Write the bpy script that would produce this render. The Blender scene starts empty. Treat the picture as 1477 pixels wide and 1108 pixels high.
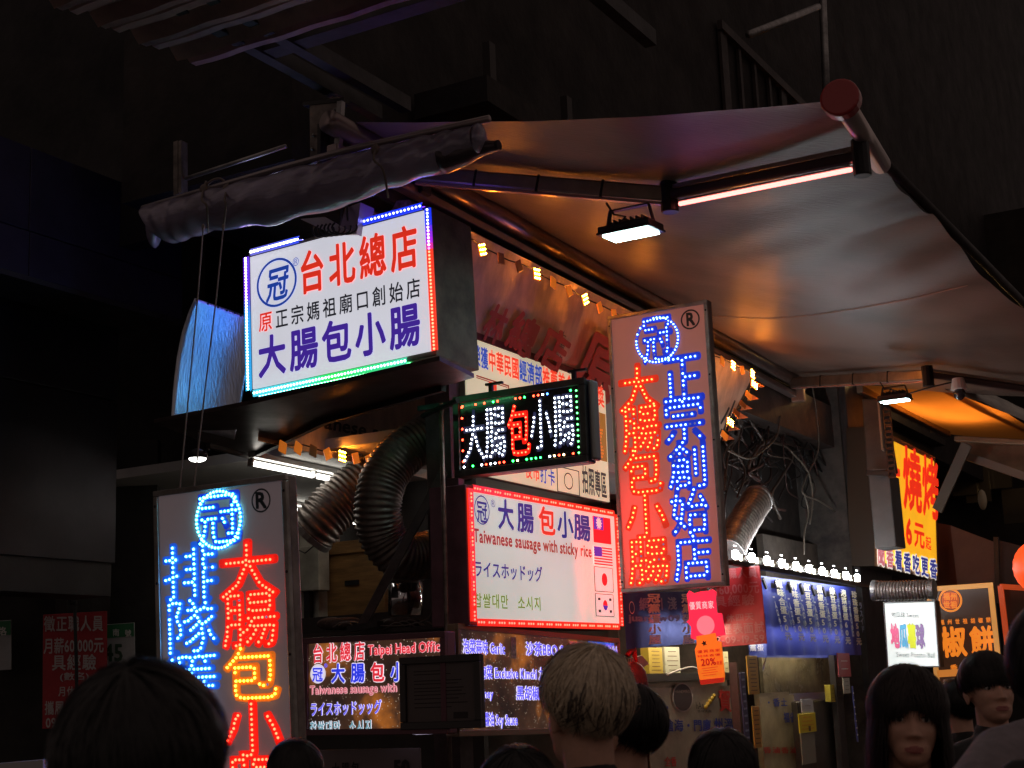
import bpy, bmesh, math, random
import numpy as np
from mathutils import Matrix, Vector, noise as mnoise
random.seed(7); rng=np.random.default_rng(7)
SC=bpy.context.scene; COL=SC.collection

# ---------------------------------------------------------------- camera
FPX=2133.0; CX,CY=738.5,554.0
RHO=math.atan(.04); TH=math.atan(451/2133*math.cos(RHO)); EYE=np.array([0,0,1.62])
_c,_s=math.cos(TH),math.sin(TH)
FW=np.array([0,_c,_s]); _u=np.array([0,-_s,_c]); _r=np.array([1.,0,0])
RT=math.cos(RHO)*_r-math.sin(RHO)*_u; UP=math.sin(RHO)*_r+math.cos(RHO)*_u
cam=bpy.data.cameras.new('camera'); camo=bpy.data.objects.new('camera',cam); COL.objects.link(camo)
cam.sensor_width=36; cam.lens=FPX/1477*36; cam.clip_end=500; cam.clip_start=.05
camo.matrix_world=Matrix(((RT[0],UP[0],-FW[0],EYE[0]),(RT[1],UP[1],-FW[1],EYE[1]),(RT[2],UP[2],-FW[2],EYE[2]),(0,0,0,1)))
cam.dof.use_dof=True; cam.dof.focus_distance=8.2; cam.dof.aperture_fstop=9
SC.camera=camo
# ---------------------------------------------------------------- night sky and exposure
w=bpy.data.worlds.new('World'); SC.world=w; w.use_nodes=True
nt=w.node_tree; bg=nt.nodes['Background']
sky=nt.nodes.new('ShaderNodeTexSky'); sky.sky_type='NISHITA'; sky.sun_disc=False
sky.sun_elevation=math.radians(-4); sky.sun_rotation=math.radians(200)
nt.links.new(sky.outputs[0],bg.inputs[0]); bg.inputs[1].default_value=0.05
town=nt.nodes.new('ShaderNodeBackground'); town.inputs[0].default_value=(1.,.74,.66,1); town.inputs[1].default_value=.11   # glow of the town on the night sky
add=nt.nodes.new('ShaderNodeAddShader'); nt.links.new(bg.outputs[0],add.inputs[0]); nt.links.new(town.outputs[0],add.inputs[1]); nt.links.new(add.outputs[0],nt.nodes['World Output'].inputs[0])
SC.view_settings.view_transform='Standard'; SC.view_settings.look='None'
SC.view_settings.exposure=0; SC.view_settings.gamma=1; SC.view_settings.use_curve_mapping=False
SC.cycles.use_denoising=True; SC.cycles.sample_clamp_indirect=4; SC.cycles.max_bounces=6
SC.cycles.use_light_tree=True; SC.cycles.caustics_reflective=False; SC.cycles.caustics_refractive=False

# ---------------------------------------------------------------- geometry of the place
def ray(x,y): return FW+RT*(x-CX)/FPX-UP*(y-CY)/FPX
def at(x,y,Y):
    r=ray(x,y); return EYE+r*(Y/r[1])
def hit(x,y,p0,n):
    r=ray(x,y); return EYE+r*(((np.asarray(p0)-EYE)@n)/(r@n))
D1=np.array([0.4899585,0.87174576,0.])      # along the shop street front, away from the camera
NA=np.array([0.87174576,-0.4899585,0.])     # out of the street front into the street
C0=np.array([-0.34208,8.0,0.]); ZU=np.array([0,0,1.])
def S(u,v,z): return C0+D1*u+NA*v+ZU*z
def HA(x,y,v): return hit(x,y,C0+NA*v,NA)   # on the plane parallel to the street front
def HB(x,y,u): return hit(x,y,C0+D1*u,D1)   # on the plane facing the camera side
def HZ(x,y,z): return hit(x,y,np.array([0,0,z]),ZU)
YAWA=math.atan2(D1[1],D1[0]); YAWB=math.atan2(NA[1],NA[0])

# ---------------------------------------------------------------- materials
MATS={}
def mat(name,col,rough=.6,metal=0.,noise=None,bump=None,emit=None,spec=None,trans=0.,coat=0.,stretch=None,alpha=1.):
    if name in MATS: return MATS[name]
    m=bpy.data.materials.new(name); m.use_nodes=True; t=m.node_tree; b=t.nodes['Principled BSDF']
    b.inputs['Base Color'].default_value=(*col,1); b.inputs['Roughness'].default_value=rough; b.inputs['Metallic'].default_value=metal
    if spec is not None: b.inputs['Specular IOR Level'].default_value=spec
    if coat: b.inputs['Coat Weight'].default_value=coat
    if alpha<1: b.inputs['Alpha'].default_value=alpha
    if emit: b.inputs['Emission Color'].default_value=(*emit[0],1); b.inputs['Emission Strength'].default_value=emit[1]
    tc=t.nodes.new('ShaderNodeTexCoord'); src=tc.outputs['Object']
    if stretch:
        mp=t.nodes.new('ShaderNodeMapping'); mp.inputs['Scale'].default_value=stretch; t.links.new(src,mp.inputs[0]); src=mp.outputs[0]
    if noise:
        n=t.nodes.new('ShaderNodeTexNoise'); n.inputs['Scale'].default_value=noise[0]; n.inputs['Detail'].default_value=7; n.inputs['Roughness'].default_value=.65
        t.links.new(src,n.inputs['Vector'])
        cr=t.nodes.new('ShaderNodeValToRGB'); k=noise[1]
        c2=noise[2] if len(noise)>2 else tuple(c*(1-k) for c in col)
        cr.color_ramp.elements[0].position=.35; cr.color_ramp.elements[0].color=(*c2,1)
        cr.color_ramp.elements[1].position=.65; cr.color_ramp.elements[1].color=(*[min(1,c*(1+k*.4)) for c in col],1)
        t.links.new(n.outputs['Fac'],cr.inputs[0]); t.links.new(cr.outputs[0],b.inputs['Base Color'])
        rr=t.nodes.new('ShaderNodeMapRange'); rr.inputs['To Min'].default_value=min(1,rough*1.3); rr.inputs['To Max'].default_value=rough*.8
        t.links.new(n.outputs['Fac'],rr.inputs['Value']); t.links.new(rr.outputs[0],b.inputs['Roughness'])
    if bump:
        n2=t.nodes.new('ShaderNodeTexNoise'); n2.inputs['Scale'].default_value=bump[0]; n2.inputs['Detail'].default_value=5
        t.links.new(src,n2.inputs['Vector']); bp=t.nodes.new('ShaderNodeBump'); bp.inputs['Strength'].default_value=bump[1]; bp.inputs['Distance'].default_value=.01
        t.links.new(n2.outputs['Fac'],bp.inputs['Height']); t.links.new(bp.outputs[0],b.inputs['Normal'])
    if trans:
        tr=t.nodes.new('ShaderNodeBsdfTranslucent'); tr.inputs[0].default_value=(*col,1)
        mx=t.nodes.new('ShaderNodeMixShader'); mx.inputs[0].default_value=trans
        out=t.nodes['Material Output']; t.links.new(b.outputs[0],mx.inputs[1]); t.links.new(tr.outputs[0],mx.inputs[2]); t.links.new(mx.outputs[0],out.inputs[0])
    MATS[name]=m; return m
def glow(name,col,st,base=None,mottle=0.):
    """something that gives off light: a lit panel, a lamp, lit lettering"""
    if name in MATS: return MATS[name]
    m=mat(name,base or tuple(min(.8,c) for c in col),.45,emit=(col,st)); 
    if mottle:
        t=m.node_tree; b=t.nodes['Principled BSDF']; tc=t.nodes.new('ShaderNodeTexCoord'); n=t.nodes.new('ShaderNodeTexNoise'); n.inputs['Scale'].default_value=1.7; n.inputs['Detail'].default_value=3
        r=t.nodes.new('ShaderNodeMapRange'); r.inputs['From Min'].default_value=.3; r.inputs['From Max'].default_value=.7
        r.inputs['To Min'].default_value=st*(1-mottle); r.inputs['To Max'].default_value=st*(1+mottle*.5)
        t.links.new(tc.outputs['Object'],n.inputs['Vector']); t.links.new(n.outputs[0],r.inputs['Value']); t.links.new(r.outputs[0],b.inputs['Emission Strength'])
    return m
def glowattr(name,st,base=(.03,.03,.03)):
    if name in MATS: return MATS[name]
    m=mat(name,base,.3,emit=((1,1,1),st)); t=m.node_tree
    a=t.nodes.new('ShaderNodeAttribute'); a.attribute_name='lamp_colour'; t.links.new(a.outputs['Color'],t.nodes['Principled BSDF'].inputs['Emission Color']); return m

# ---------------------------------------------------------------- mesh building
WM={}
def setbasis(o,M,parent,local):
    if parent is None: o.matrix_basis=M; WM[o.name]=M; return
    o.parent=parent; PW=WM[parent.name]
    if local: o.matrix_basis=M; WM[o.name]=PW@M
    else: o.matrix_basis=PW.inverted()@M; WM[o.name]=M
def tag(o,label=None,cat=None,group=None,kind=None):
    if label: o['label']=label
    if cat: o['category']=cat
    if group: o['group']=group
    if kind: o['kind']=kind
    return o
def thing(name,label,cat,loc=(0,0,0),group=None,M=None):
    o=bpy.data.objects.new(name,None); COL.objects.link(o); o.empty_display_size=.1
    setbasis(o,M if M is not None else Matrix.Translation(Vector(loc)),None,False)
    return tag(o,label,cat,group)
def link(name,me,parent,M,local=False,**k):
    o=bpy.data.objects.new(name,me); COL.objects.link(o); setbasis(o,M,parent,local); return tag(o,**k)
class MB:
    def __init__(s): s.v=[]; s.f=[]; s.c=[]; s.col=None
    def add(s,vs,fs):
        b=len(s.v); s.v.extend([tuple(map(float,p)) for p in vs]); s.f.extend([tuple(i+b for i in f) for f in fs]); s.c.extend([s.col]*len(fs)); return s
    def frame_box(s,o,X,Y,Z,sx,sy,sz):
        o=np.asarray(o); P=[]
        for k in (-1,1):
            for j in (-1,1):
                for i in (-1,1): P.append(o+X*(i*sx/2)+Y*(j*sy/2)+Z*(k*sz/2))
        return s.add(P,[(0,2,3,1),(4,5,7,6),(0,1,5,4),(2,6,7,3),(0,4,6,2),(1,3,7,5)])
    def box(s,c,d): return s.frame_box(c,np.array([1.,0,0]),np.array([0,1.,0]),ZU,*d)
    def sbox(s,c,d): return s.frame_box(S(*c),D1,NA,ZU,*d)      # a box squared to the shop
    def bar(s,p0,p1,w,h,up=ZU):
        p0=np.asarray(p0,float);p1=np.asarray(p1,float); X=p1-p0; L=np.linalg.norm(X); X=X/L
        Y=np.cross(up,X); Y/=np.linalg.norm(Y); Z=np.cross(X,Y); return s.frame_box((p0+p1)/2,X,Y,Z,L,w,h)
    def tube(s,path,r,n=10,caps=True,rfun=None):
        P=[np.asarray(p,float) for p in path]; rings=[]; up=None
        for i,p in enumerate(P):
            a=P[max(i-1,0)]; b=P[min(i+1,len(P)-1)]; T=(b-a)/max(1e-9,np.linalg.norm(b-a))
            if up is None:
                up=ZU if abs(T[2])<.9 else np.array([1.,0,0])
            A=np.cross(T,up); A/=max(1e-9,np.linalg.norm(A)); B=np.cross(A,T); up=B
            rr=r if rfun is None else rfun(i/(len(P)-1))
            rings.append([p+(A*math.cos(k*2*math.pi/n)+B*math.sin(k*2*math.pi/n))*rr for k in range(n)])
        vs=[q for R in rings for q in R]; fs=[]
        for i in range(len(P)-1):
            for k in range(n): fs.append((i*n+k,i*n+(k+1)%n,(i+1)*n+(k+1)%n,(i+1)*n+k))
        if caps: fs.append(tuple(range(n-1,-1,-1))); fs.append(tuple((len(P)-1)*n+k for k in range(n)))
        return s.add(vs,fs)
    def prism(s,poly,d):
        d=np.asarray(d); n=len(poly); P=[np.asarray(p) for p in poly]+[np.asarray(p)+d for p in poly]
        return s.add(P,[tuple(range(n))[::-1],tuple(range(n,2*n))]+[(i,(i+1)%n,n+(i+1)%n,n+i) for i in range(n)])
    def grid(s,F,nu,nv,th=0):
        P=[F(i/nu,j/nv) for j in range(nv+1) for i in range(nu+1)]
        fs=[(j*(nu+1)+i,j*(nu+1)+i+1,(j+1)*(nu+1)+i+1,(j+1)*(nu+1)+i) for j in range(nv) for i in range(nu)]
        return s.add(P,fs)
    def ellip(s,c,r,n=14,m=9,R=None):
        P=[];c=np.asarray(c,float)
        for j in range(m+1):
            t=math.pi*j/m
            for i in range(n):
                a=2*math.pi*i/n; q=np.array([r[0]*math.sin(t)*math.cos(a),r[1]*math.sin(t)*math.sin(a),r[2]*math.cos(t)])
                if R is not None: q=R@q
                P.append(c+q)
        return s.add(P,[(j*n+i,(j+1)*n+i,(j+1)*n+(i+1)%n,j*n+(i+1)%n) for j in range(m) for i in range(n)])
    def dome(s,c,r,X,Y,Z,h=None,n=8):
        """one small LED lens"""
        h=h or r; c=np.asarray(c); P=[]
        for (rr,hh) in ((1,0),(.75,.65)):
            for k in range(n): a=2*math.pi*k/n; P.append(c+(X*math.cos(a)+Y*math.sin(a))*r*rr+Z*h*hh)
        P.append(c+Z*h)
        return s.add(P,[(k,(k+1)%n,n+(k+1)%n,n+k) for k in range(n)]+[(n+k,n+(k+1)%n,2*n) for k in range(n)])
    def build(s,name,m,parent=None,local=False,smooth=False,bevel=0,solid=0,**k):
        if not s.v: return None
        V=np.array(s.v)
        if local: o=np.zeros(3); M=Matrix.Identity(4)
        else:
            o=np.array([(V[:,0].min()+V[:,0].max())/2,(V[:,1].min()+V[:,1].max())/2,V[:,2].min()]); M=Matrix.Translation(Vector(o))
        me=bpy.data.meshes.new(name); me.from_pydata((V-o).tolist(),[],s.f); me.validate()
        if any(c is not None for c in s.c) and len(me.polygons)==len(s.c):
            at_=me.color_attributes.new('lamp_colour','FLOAT_COLOR','CORNER'); buf=[]
            for p,c in zip(me.polygons,s.c): buf.extend(list((*(c or (0,0,0)),1.))*p.loop_total)
            at_.data.foreach_set('color',buf)
        ms=m if isinstance(m,(list,tuple)) else [m]
        for q in ms: me.materials.append(q)
        if smooth: me.polygons.foreach_set('use_smooth',[True]*len(me.polygons))
        ob=link(name,me,parent,M,local,**k)
        if solid: md=ob.modifiers.new('thickness','SOLIDIFY'); md.thickness=solid; md.offset=0
        if bevel: md=ob.modifiers.new('bevel','BEVEL'); md.width=bevel; md.segments=2; md.limit_method='ANGLE'
        return ob
EX,EY,EZ=np.eye(3)

# ---------------------------------------------------------------- glyphs
_cu=bpy.data.curves.new('glyph_source','FONT'); _cu.resolution_u=2; _go=bpy.data.objects.new('glyph_source',_cu); COL.objects.link(_go)
GL={}
def glyph(ch):
    if ch not in GL:
        _cu.body=ch; bpy.context.view_layer.update(); e=_go.evaluated_get(bpy.context.evaluated_depsgraph_get()); m=e.to_mesh(); m.calc_loop_triangles()
        V=np.array([v.co[:2] for v in m.vertices]).reshape(-1,2); T=[tuple(t.vertices) for t in m.loop_triangles]; e.to_mesh_clear(); GL[ch]=(V,T)
    return GL[ch]
ALLCH="®イグスッドホラン・一上世中九人休個候優元全具冠冰創包北區南卡原口可台吃合名味員唯商四國土地士夜大天奶始媽宗家專小屋層履川州工市店廈廟徵手打拍排推攜數更月林梅椒榮樂正歷段民汁沙油泡海淺湯溫滄滷濃濟炭烤照燒牌特獎獲珍珠球瓜省看祖福竹等紅級經綠網總美聞職胡腸茶菜華蒜蔥薦薪薯號蛋街表試豆賀質起路辣部醬量金門限隊面頂食飯餅香驗黑黨대만소시쌀지찹ABCDEFGHIJKLMNOPQRSTUVWXYZabcdefghijklmnopqrstuvwxyz0123456789%.,()-+/"
for _ch in sorted(set(ALLCH)): glyph(_ch)
for _ch in "Taiwanese sausage with sticky rice": glyph(_ch)
COL.objects.unlink(_go); bpy.data.objects.remove(_go)
ADV={}
def strglyph(s):
    V=[];T=[];x=0
    for ch in s:
        if ch==' ': x+=.3; continue
        g,t=GL[ch]; 
        if ord(ch)>0x2000: w_=1.
        else: w_=g[:,0].max()+.055
        b=sum(len(a) for a in V); V.append(g+np.array([x,0])); T+= [tuple(i+b for i in q) for q in t]; x+=w_
    return np.concatenate(V),T,x
BOLD={0:[(0,0)],1:[(-1,-1),(1,-1),(-1,1),(1,1)],2:[(-1,0),(1,0),(0,-1),(0,1),(-.7,-.7),(.7,.7),(.7,-.7),(-.7,.7)]}
def place(mb,V,T,f,z,bold=0,d=0):
    """copy a glyph in with a small spread so its strokes print heavier"""
    for k,(dx,dy) in enumerate(BOLD[bold]):
        P=[f(x+dx*d,y+dy*d) for x,y in V]; mb.add([(p[0],p[1],z+k*.00025) for p in P],T)
class Sign:
    """a thing with a flat face: local x right, y up, z out of the face"""
    def __init__(s,name,label,cat,pos,ang,w,h,group=None):
        yaw,tilt,lean=ang; cy,sy=math.cos(yaw),math.sin(yaw); X=np.array([cy,sy,0]); N=np.array([sy,-cy,0])
        ct,st=math.cos(tilt),math.sin(tilt); N2=ct*N+st*ZU; Y2=ct*ZU-st*N; cl,sl=math.cos(lean),math.sin(lean)
        s.X=cl*X+sl*Y2; s.V=cl*Y2-sl*X; s.N=N2; s.P=np.array(pos,float); s.w=w; s.h=h
        s.M=Matrix(((*[float(q) for q in (s.X[0],s.V[0],s.N[0])],s.P[0]),(s.X[1],s.V[1],s.N[1],s.P[1]),(s.X[2],s.V[2],s.N[2],s.P[2]),(0,0,0,1)))
        s.o=thing(name,label,cat,M=s.M,group=group) if name else None
    def uv(s,px,py):
        q=hit(px,py,s.P,s.N)-s.P; return np.array([q@s.X,q@s.V])
    def mb(s): return MB()
    def part(s,mb,name,m,parent=None,**k): return mb.build(name,m,parent or s.o,local=True,**k)
    def rect(s,x0,y0,x1,y1,z,th,mb=None):
        mb=mb or MB(); return mb.box(((x0+x1)/2,(y0+y1)/2,z-th/2),(abs(x1-x0),abs(y1-y0),th))
    def pxrect(s,xa,ya,xb,yb,z,th,mb=None):
        a=s.uv(xa,ya); b=s.uv(xb,yb); return s.rect(a[0],b[1],b[0],a[1],z,th,mb)
    def text(s,txt,bl,br,h,m,z=.003,bold=1,d=.018,gap=.08,slots=None,name='lettering',parent=None,outline=None,italic=0):
        slots=all(ord(c)>0x2000 for c in txt) if slots is None else slots
        a=s.uv(*bl); b=s.uv(*br); t=s.uv(bl[0],bl[1]-h); ux=b-a; H=t[1]-a[1]; mb=MB(); ob=MB() if outline else None
        if slots:
            n=len(txt)
            for i,ch in enumerate(txt):
                if ch==' ': continue
                V,T=GL[ch]; 
                if ord(ch)<0x2000: V=V+np.array([.22,0])
                f=lambda x,y,i=i: a+ux*((i+gap/2+x*(1-gap))/n)+np.array([italic*(y+.12)*H,(y+.12)*H])
                place(mb,V,T,f,z,bold,d)
                if ob: place(ob,V,T,f,z-.0025,2,outline[1])
        else:
            V,T,wd=strglyph(txt); y0=-.02 if not any(c in 'gpqyj' for c in txt) else -.2; y1=.74 if any(ord(c)<0x2000 for c in txt) else .88
            if any(ord(c)>0x2000 for c in txt): y0=-.12;y1=.88
            f=lambda x,y: a+ux*(x/wd)+np.array([0,(y-y0)/(y1-y0)*H])
            place(mb,V,T,f,z,bold,d)
            if ob: place(ob,V,T,f,z-.0025,2,outline[1])
        if ob: s.part(ob,'letter_outline',outline[0],parent)
        return s.part(mb,name,m,parent)
    def vtext(s,txt,tl,bl,w,m,z=.003,bold=1,d=.018,gap=.04,parent=None):
        a=s.uv(*tl); b=s.uv(*bl); r=s.uv(tl[0]+w,tl[1]); W=r[0]-a[0]; n=len(txt); mb=MB()
        for i,ch in enumerate(txt):
            if ch==' ': continue
            V,T=GL[ch]; 
            if ord(ch)<0x2000: V=V+np.array([.2,0])
            dn=(b-a)/n
            f=lambda x,y,i=i: a+dn*(i+gap/2+(1-gap)*(.88-y))+np.array([x*W,0])
            place(mb,V,T,f,z,bold,d)
        return s.part(mb,'lettering',m,parent)
    def ring(s,cx,cy,ry,wd,m,z=.003,fill=False,name='ring',parent=None):
        c=s.uv(cx,cy); R=abs(s.uv(cx,cy-ry)[1]-c[1]); n=40; mb=MB(); P=[]
        if fill: mb.add([(c[0]+R*math.cos(k*2*math.pi/n),c[1]+R*math.sin(k*2*math.pi/n),z) for k in range(n)],[tuple(range(n))])
        else:
            for k in range(n):
                for q in (R,R*(1-wd)): P.append((c[0]+q*math.cos(k*2*math.pi/n),c[1]+q*math.sin(k*2*math.pi/n),z))
            mb.add(P,[(2*k,2*k+1,(2*k+3)%(2*n),(2*k+2)%(2*n)) for k in range(n)])
        return s.part(mb,name,m,parent),c,R
# skeleton of a glyph: where the LEDs of a lit character sit
SK={}
def skeleton(ch,N=84):
    if ch in SK: return SK[ch]
    V,T=GL[ch]; P=np.stack([V[:,0],V[:,1]+.12],1)*(N-8)+4; im=np.zeros((N,N),bool); gy,gx=np.mgrid[0:N,0:N]+.5
    for t in T:
        a,b,c=P[list(t)]; x0,x1=int(min(a[0],b[0],c[0])),int(max(a[0],b[0],c[0]))+1; y0,y1=int(min(a[1],b[1],c[1])),int(max(a[1],b[1],c[1]))+1
        X=gx[y0:y1,x0:x1];Y=gy[y0:y1,x0:x1]
        def e(p,q): return (q[0]-p[0])*(Y-p[1])-(q[1]-p[1])*(X-p[0])
        d1,d2,d3=e(a,b),e(b,c),e(c,a); im[y0:y1,x0:x1]|=((d1>=0)&(d2>=0)&(d3>=0))|((d1<=0)&(d2<=0)&(d3<=0))
    A=im.astype(np.uint8)
    while True:
        ch_=0
        for st in (0,1):
            p=np.pad(A,1); n=[p[:-2,1:-1],p[:-2,2:],p[1:-1,2:],p[2:,2:],p[2:,1:-1],p[2:,:-2],p[1:-1,:-2],p[:-2,:-2]]
            B=sum(x.astype(int) for x in n); C=sum(((n[i]==0)&(n[(i+1)%8]==1)).astype(int) for i in range(8))
            if st==0: k=(n[0]*n[2]*n[4]==0)&(n[2]*n[4]*n[6]==0)
            else: k=(n[0]*n[2]*n[6]==0)&(n[0]*n[4]*n[6]==0)
            rm=(A==1)&(B>=2)&(B<=6)&(C==1)&k
            if rm.any(): A[rm]=0; ch_=1
        if not ch_: break
    pts={(x,y) for y,x in zip(*np.nonzero(A))}; order=[]
    while pts:
        def deg(q): return sum((q[0]+i,q[1]+j) in pts for i in (-1,0,1) for j in (-1,0,1))-1
        s0=min(pts,key=lambda q:(deg(q),q)); stack=[s0]; pts.discard(s0)
        while stack:
            q=stack.pop(); order.append(q)
            for i in (-1,0,1):
                for j in (-1,0,1):
                    r=(q[0]+i,q[1]+j)
                    if r in pts: pts.discard(r); stack.append(r)
    SK[ch]=(np.array(order)+.5-4)/(N-8)-np.array([0,.12]); return SK[ch]
def led_char(sg,ch,box,chan,colr,sp=.0165,r=.0048,dark=0.,name='lit_character',bold=.036,white=.35,skew=0,zl=.008):
    """one character made of a coloured channel with a row of LEDs along each stroke; box = pixel corners"""
    x0,y0,x1,y1=box; tl=sg.uv(x0,y0); br=sg.uv(x1,y1); W=br[0]-tl[0]; H=tl[1]-br[1]
    sk=skeleton(ch); a,b_=sk.min(0),sk.max(0); V,T=GL[ch]
    f=lambda x,y: (tl[0]+(x-a[0])/(b_[0]-a[0])*W, br[1]+(y-a[1])/(b_[1]-a[1])*H)
    mb=MB(); place(mb,V,T,f,.003,2,bold); root=sg.part(mb,name,chan)
    P=np.array([f(*q) for q in sk]); keep=[]
    for q in P:
        if all((q[0]-k[0])**2+(q[1]-k[1])**2>=sp*sp for k in keep): keep.append(q)
    lb=MB()
    for q in keep:
        lb.col=(0.01,.01,.02) if random.random()<dark else colr
        lb.dome((q[0],q[1],zl),r,EX,EY,EZ)
    sg.part(lb,'led_dots',glowattr('led_lens',LED_ST),root,kind='stuff'); return root
LED_ST=14.
def led_ring(sg,cx,cy,ry,chan,colr,sp=.02,r=.0048,dark=0.):
    root,c,R=sg.ring(cx,cy,ry,.14,chan,z=.0035,name='ring'); lb=MB(); n=int(2*math.pi*R/sp); R*=.93
    for k in range(n):
        lb.col=(.01,.01,.02) if random.random()<dark else colr
        lb.dome((c[0]+R*math.cos(k*2*math.pi/n),c[1]+R*math.sin(k*2*math.pi/n),.008),r,EX,EY,EZ)
    sg.part(lb,'led_dots',glowattr('led_lens',LED_ST),root,kind='stuff')
BLUE=(.08,.28,1.); RED=(1.,.05,.02); AMB=(1.,.36,.02); WHT=(.8,.9,1.); CYA=(.1,.75,1.)
# ================================================================ materials used in many places
DARK=mat('dark_paint',(.03,.026,.026),.55,noise=(6,.4),bump=(40,.15))
STEEL=mat('brushed_steel',(.45,.44,.42),.32,1.,noise=(5,.35),bump=(60,.15),stretch=(1,1,8))
GALV=mat('galvanised_metal',(.38,.37,.36),.42,.8,noise=(9,.4),bump=(30,.2))
BLACKM=mat('black_metal',(.02,.02,.022),.4,.3,noise=(20,.4))
ALU=mat('sign_aluminium',(.42,.39,.36),.36,.85,noise=(7,.4),bump=(50,.1))
CONC=mat('sooty_concrete',(.07,.06,.05),.85,noise=(5,.65,(.035,.03,.028)),bump=(18,.9))
WALLP=mat('cream_wall_tiles',(.45,.42,.35),.6,noise=(4,.3),bump=(20,.3))
RUBB=mat('black_rubber',(.015,.015,.015),.6)
INK_R=mat('red_print',(.45,.02,.015),.5); INK_B=mat('blue_print',(.02,.05,.4),.5); INK_K=mat('black_print',(.02,.02,.02),.5)
INK_W=mat('white_print',(.75,.74,.7),.5); 
# ================================================================ the setting
g=MB(); g.add([(-60,-40,0),(60,-40,0),(60,90,0),(-60,90,0)],[(0,1,2,3)]); g.build('road',mat('wet_asphalt',(.10,.095,.09),.55,noise=(3,.5),bump=(90,.5)),kind='structure')
p=MB(); p.sbox((6,-.55,.06),(15,1.7,.12)); p.build('pavement',mat('pavement_concrete',(.2,.19,.18),.8,noise=(4,.3),bump=(60,.3)),kind='structure')

# --- the shop building on the corner
sb=thing('shop_building','dark two storey corner building that carries the lit sausage stall signs and the awning','building',S(0,0,0))
def spart(name,boxes,m,par=None,**k):
    mb=MB()
    for c,d in boxes: mb.sbox(c,d)
    return mb.build(name,m,par or sb,**k)
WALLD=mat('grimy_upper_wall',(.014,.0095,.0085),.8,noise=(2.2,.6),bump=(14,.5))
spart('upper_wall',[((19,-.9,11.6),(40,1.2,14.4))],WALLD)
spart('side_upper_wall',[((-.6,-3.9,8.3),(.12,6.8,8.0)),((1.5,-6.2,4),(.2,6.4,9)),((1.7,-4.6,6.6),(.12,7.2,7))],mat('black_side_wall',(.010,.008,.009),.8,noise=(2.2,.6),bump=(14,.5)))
spart('header_beam',[((3.45,-.10,4.02),(7.7,.30,.40))],mat('header_beam_paint',(.05,.035,.03),.45,noise=(5,.5),bump=(20,.3)))
spart('ceiling',[((2.1,-1.55,3.12),(3.9,2.9,.06))],mat('stall_ceiling',(.55,.54,.52),.6,noise=(2,.15)))
spart('back_wall',[((3.6,-1.3,1.5),(.1,2.6,3.1))],mat('stall_back_wall',(.10,.085,.07),.7,noise=(3,.5),bump=(15,.3)))
spart('floor',[((3,-1.4,.06),(5.6,2.7,.10))],mat('stall_floor',(.15,.13,.12),.5,noise=(6,.3)))
spart('inner_wall',[((3,-2.95,1.6),(6,.1,3.2))],WALLD)
spart('corner_post',[((.02,-.06,1.85),(.13,.16,3.7))],mat('corner_post_paint',(.10,.06,.065),.45,noise=(8,.5),bump=(30,.3)))
# pillar with tiles behind the left hand sign
def brect(xa,ya,xb,yb,u,th=.05):
    a=HB(xa,ya,u); b=HB(xb,yb,u); c=(a+b)/2; return c,abs((b-a)@NA),abs(b[2]-a[2])
def bbox_(mb,xa,ya,xb,yb,u,th):
    c,w_,h_=brect(xa,ya,xb,yb,u); mb.frame_box(c+D1*th/2,NA,D1,ZU,w_,th,h_); return c
def apx(mb,xa,ya,xb,yb,v,th):
    a=HA(xa,ya,v); b=HA(xb,yb,v); c=(a+b)/2; mb.frame_box(c-NA*th/2,D1,NA,ZU,abs((b-a)@D1),th,abs(b[2]-a[2])); return c
mb=MB(); bbox_(mb,416,770,462,1085,1.2,.25); mb.build('pillar',WALLP,sb)
mb=MB(); bbox_(mb,556,700,690,960,1.6,.05); mb.build('partition',mat('partition_dark',(.03,.022,.022),.5,noise=(5,.4)),sb)
mb=MB(); bbox_(mb,262,905,700,1120,.9,.05); mb.build('counter_wall',mat('counter_wall_dark',(.025,.019,.018),.5,noise=(5,.4)),sb)
# soffit plate under the big sign, metal clad
zc=HB(500,555,-.95)[2]-.03
zc-=.05
pts=[(222,610),(300,640),(362,656),(469,605),(640,557),(684,545),(634,520),(362,583)]
mb=MB(); mb.prism([HZ(x,y,zc) for x,y in pts],(0,0,.02)); mb.build('soffit',mat('soffit_metal',(.12,.09,.085),.36,.5,noise=(4,.5),bump=(9,.25)),sb)
mb=MB(); q=[HZ(x,y,zc) for x,y in ((300,640),(362,656),(469,605),(640,557))]
mb.bar(q[0],q[1],.03,.05); mb.bar(q[1],q[2],.03,.05); mb.bar(q[2],q[3],.03,.05); mb.build('soffit_edge',DARK,sb)

# fluorescent tubes inside
for n_,(x0,y0,x1,y1) in enumerate(((363,668,478,691),(414,733,452,741))):
    a=HZ(x0,y0,3.02 if n_==0 else 3.03); b=HZ(x1,y1,3.02 if n_==0 else 3.03)
    d=(b-a)/np.linalg.norm(b-a)*1.3; b=a+d
    t=thing('fluorescent_light',['long white fluorescent tube on the stall ceiling behind the left sign','second ceiling tube, lower and half hidden by the silver hose'][n_],'ceiling light',a,group='tubes on the stall ceiling')
    m=MB(); m.tube([a,(a+b)/2,b],.017,8); m.build('tube',glow('tube_light',(1,.95,.85),6),t,smooth=True)
    m=MB(); m.bar(a+ZU*.05,b+ZU*.05,.05,.03); m.build('fitting',mat('white_enamel',(.7,.7,.68),.4),t)
    m=MB(); 
    for k in (0,.5,1): m.bar(a+(b-a)*k-ZU*.02-d*.01,a+(b-a)*k+ZU*.03+d*.01*0,.03,.02)
    m.build('clips',mat('white_enamel',(.7,.7,.68),.4),t,kind='stuff')
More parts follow.
